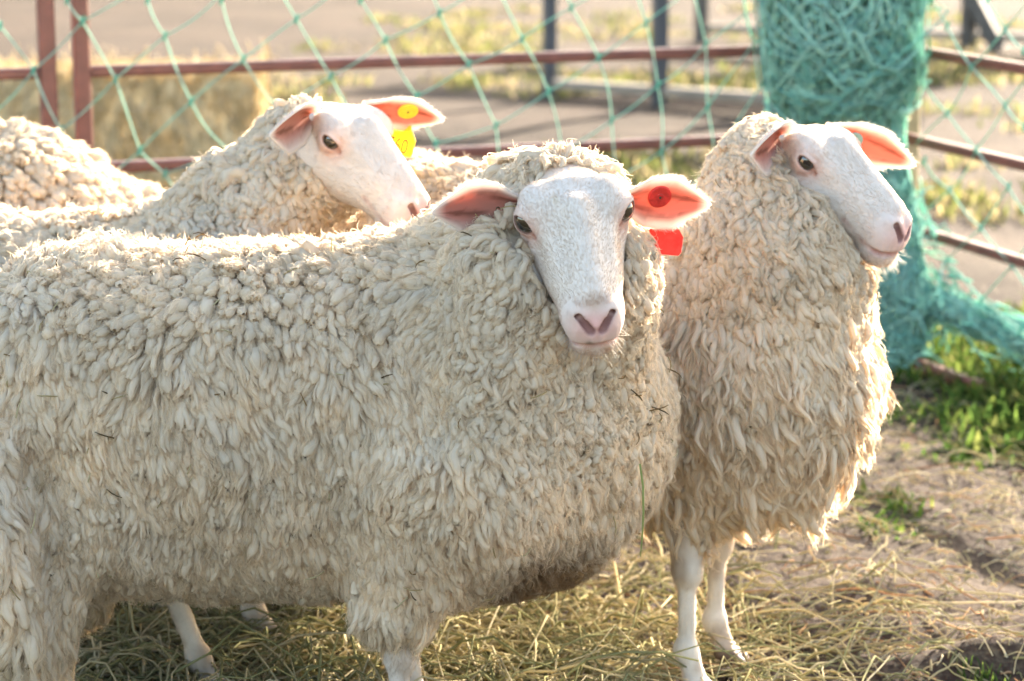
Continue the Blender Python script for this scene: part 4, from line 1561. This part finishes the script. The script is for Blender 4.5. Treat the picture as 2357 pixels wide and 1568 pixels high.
def ear_tag(sheep, toW, ear, u, v, r, mats, flag=None, digits=None, shift=0.0, label=None):
    """button in the ear; flag: (right, up, w, h) hangs behind the ear"""
    org = np.array(sheep.location)
    P, _ = ear
    i, j = int(u * 29), int((v + 1) / 2 * 20)
    pw = toW(P.reshape(-1, 3)).reshape(P.shape)
    n = unit(np.cross(pw[i + 1, j] - pw[i - 1, j], pw[i, j + 1] - pw[i, j - 1]))
    if n[1] > 0:
        n = -n
    c = pw[i, j] + n * 0.006
    root = bpy.data.objects.new('ear_tag', None)
    COL.objects.link(root)
    root.parent = sheep
    if label:
        root['label'] = label
    bv, bf = disc(c, n, r, 0.004)
    mesh_obj('button', bv - org, bf, mats[0], root, smooth=False)
    dv, df = disc(c + n * 0.0026, n, r * 0.11, 0.001, 16)
    mesh_obj('pin', dv - org, df, M_PIN, root, smooth=False)
    if flag:
        rt, up, w, h, drop = flag
        rt, up = unit(np.asarray(rt, float)), np.asarray(up, float)
        up = unit(up - rt * (rt @ up))
        fc = c - n * 0.016 + np.array([shift, .012, 0]) + up * drop
        fv, ff = flag_plate(fc, rt, up, w, h, w * .55)
        mesh_obj('flag', fv - org, ff, mats[1], root, smooth=False)
        if digits:
            cu = bpy.data.curves.new('tag_digits', 'FONT')
            cu.body = digits
            cu.size = h * 0.55
            cu.align_x = 'CENTER'
            cu.extrude = 0.0002
            to = bpy.data.objects.new('tag_digits', cu)
            COL.objects.link(to)
            bpy.context.view_layer.update()
            me = bpy.data.meshes.new_from_object(to.evaluated_get(bpy.context.evaluated_depsgraph_get()))
            bpy.data.objects.remove(to)
            co = np.empty(len(me.vertices) * 3, np.float32)
            me.vertices.foreach_get('co', co)
            co = co.reshape(-1, 3)
            nn = np.cross(rt, up)
            x = co[:, 0]
            pos = fc + np.outer(x * .85, rt) + np.outer(co[:, 1] * 1.25 - h * .93, up) + np.outer(co[:, 2] + .0012, nn)
            me.vertices.foreach_set('co', (pos - org).astype(np.float32).ravel())
            me.materials.clear()
            me.materials.append(M_INK)
            do = bpy.data.objects.new('number', me)
            COL.objects.link(do)
            do.parent = root
    return root


ear_tag(sheepA, toA, earsA[0], .42, .20, .0160, (M_RED_TAG, M_RED_TAG), ((.97, .15, -.12), (.1, .0, 1), .0255, .044, -.044), shift=.020, label='red plastic ear tag with a round button and a hanging flag')
ear_tag(sheepC, toC, earsC[0], .52, .25, .0165, (M_YEL_BUT, M_YEL_TAG), ((.95, -.2, -.22), (.2, .0, 1), .0270, .050, -.034), '760', label='yellow plastic ear tag with a round button and a numbered flag')
ear_tag(sheepB, toB, earsB[0], .34, .0, .0125, (M_GREEN_TAG, M_GREEN_TAG), label='small grey green button tag')

# a green stalk caught in the chest wool
sk = np.array([at(1473, 1068, 3.08), at(1480, 1120, 3.07), at(1481, 1180, 3.07), at(1478, 1240, 3.075), at(1474, 1282, 3.08)])
sv_, sq_ = tubes(sk[None], np.array([[.0014, .0016, .0015, .0012, .0006]]), 6)
tag(mesh_obj('grass_stalk', sv_, None, M_LEAF, quads=sq_, cols=np.tile(np.array([.30, .34, .12]), (len(sv_), 1))), 'thin green grass stalk hanging from the chest wool between the two front sheep', 'stalk')


# chaff and straw bits caught in the near fleece
def stuck_straw(sheep, sdf, lo, hi, n, seed):
    g = np.random.default_rng(seed)
    v, q = surface_nets(sdf, lo, hi, .02)
    p, _ = sample_surface(v, q, n * 3, g)
    nn = grad(sdf, p)
    k = (nn[:, 1] < .3) & (p[:, 2] > .2)
    p, nn = p[k][:n], nn[k][:n]
    d = unit(np.cross(nn, g.normal(0, 1, p.shape)) + .25 * nn)
    L = g.uniform(.006, .030, len(p))[:, None]
    P = np.stack([p + nn * (-.004) + d * L * t + nn * .004 * math.sin(t * 3) for t in (0, .33, .66, 1)], 1)
    tv, tq = tubes(P, np.array([.0009, .001, .0009, .0005]), 4)
    col = np.repeat(np.asarray([(.40, .30, .14), (.25, .16, .07), (.50, .42, .24), (.12, .08, .04)])[g.integers(0, 4, len(P))], 16, axis=0)
    tag(mesh_obj('stuck_straw', tv, None, M_HAY, sheep, quads=tq, cols=col, origin=np.array(sheep.location)), kind='stuff')


stuck_straw(sheepA, lambda p: fleeceA(p) + .002, (-1.0, 2.9, .1), (.30, 3.62, .95), 170, 5)
stuck_straw(sheepB, lambda p: fleeceB(p) + .002, (-.60, 3.25, .1), (.66, 4.45, .96), 70, 6)
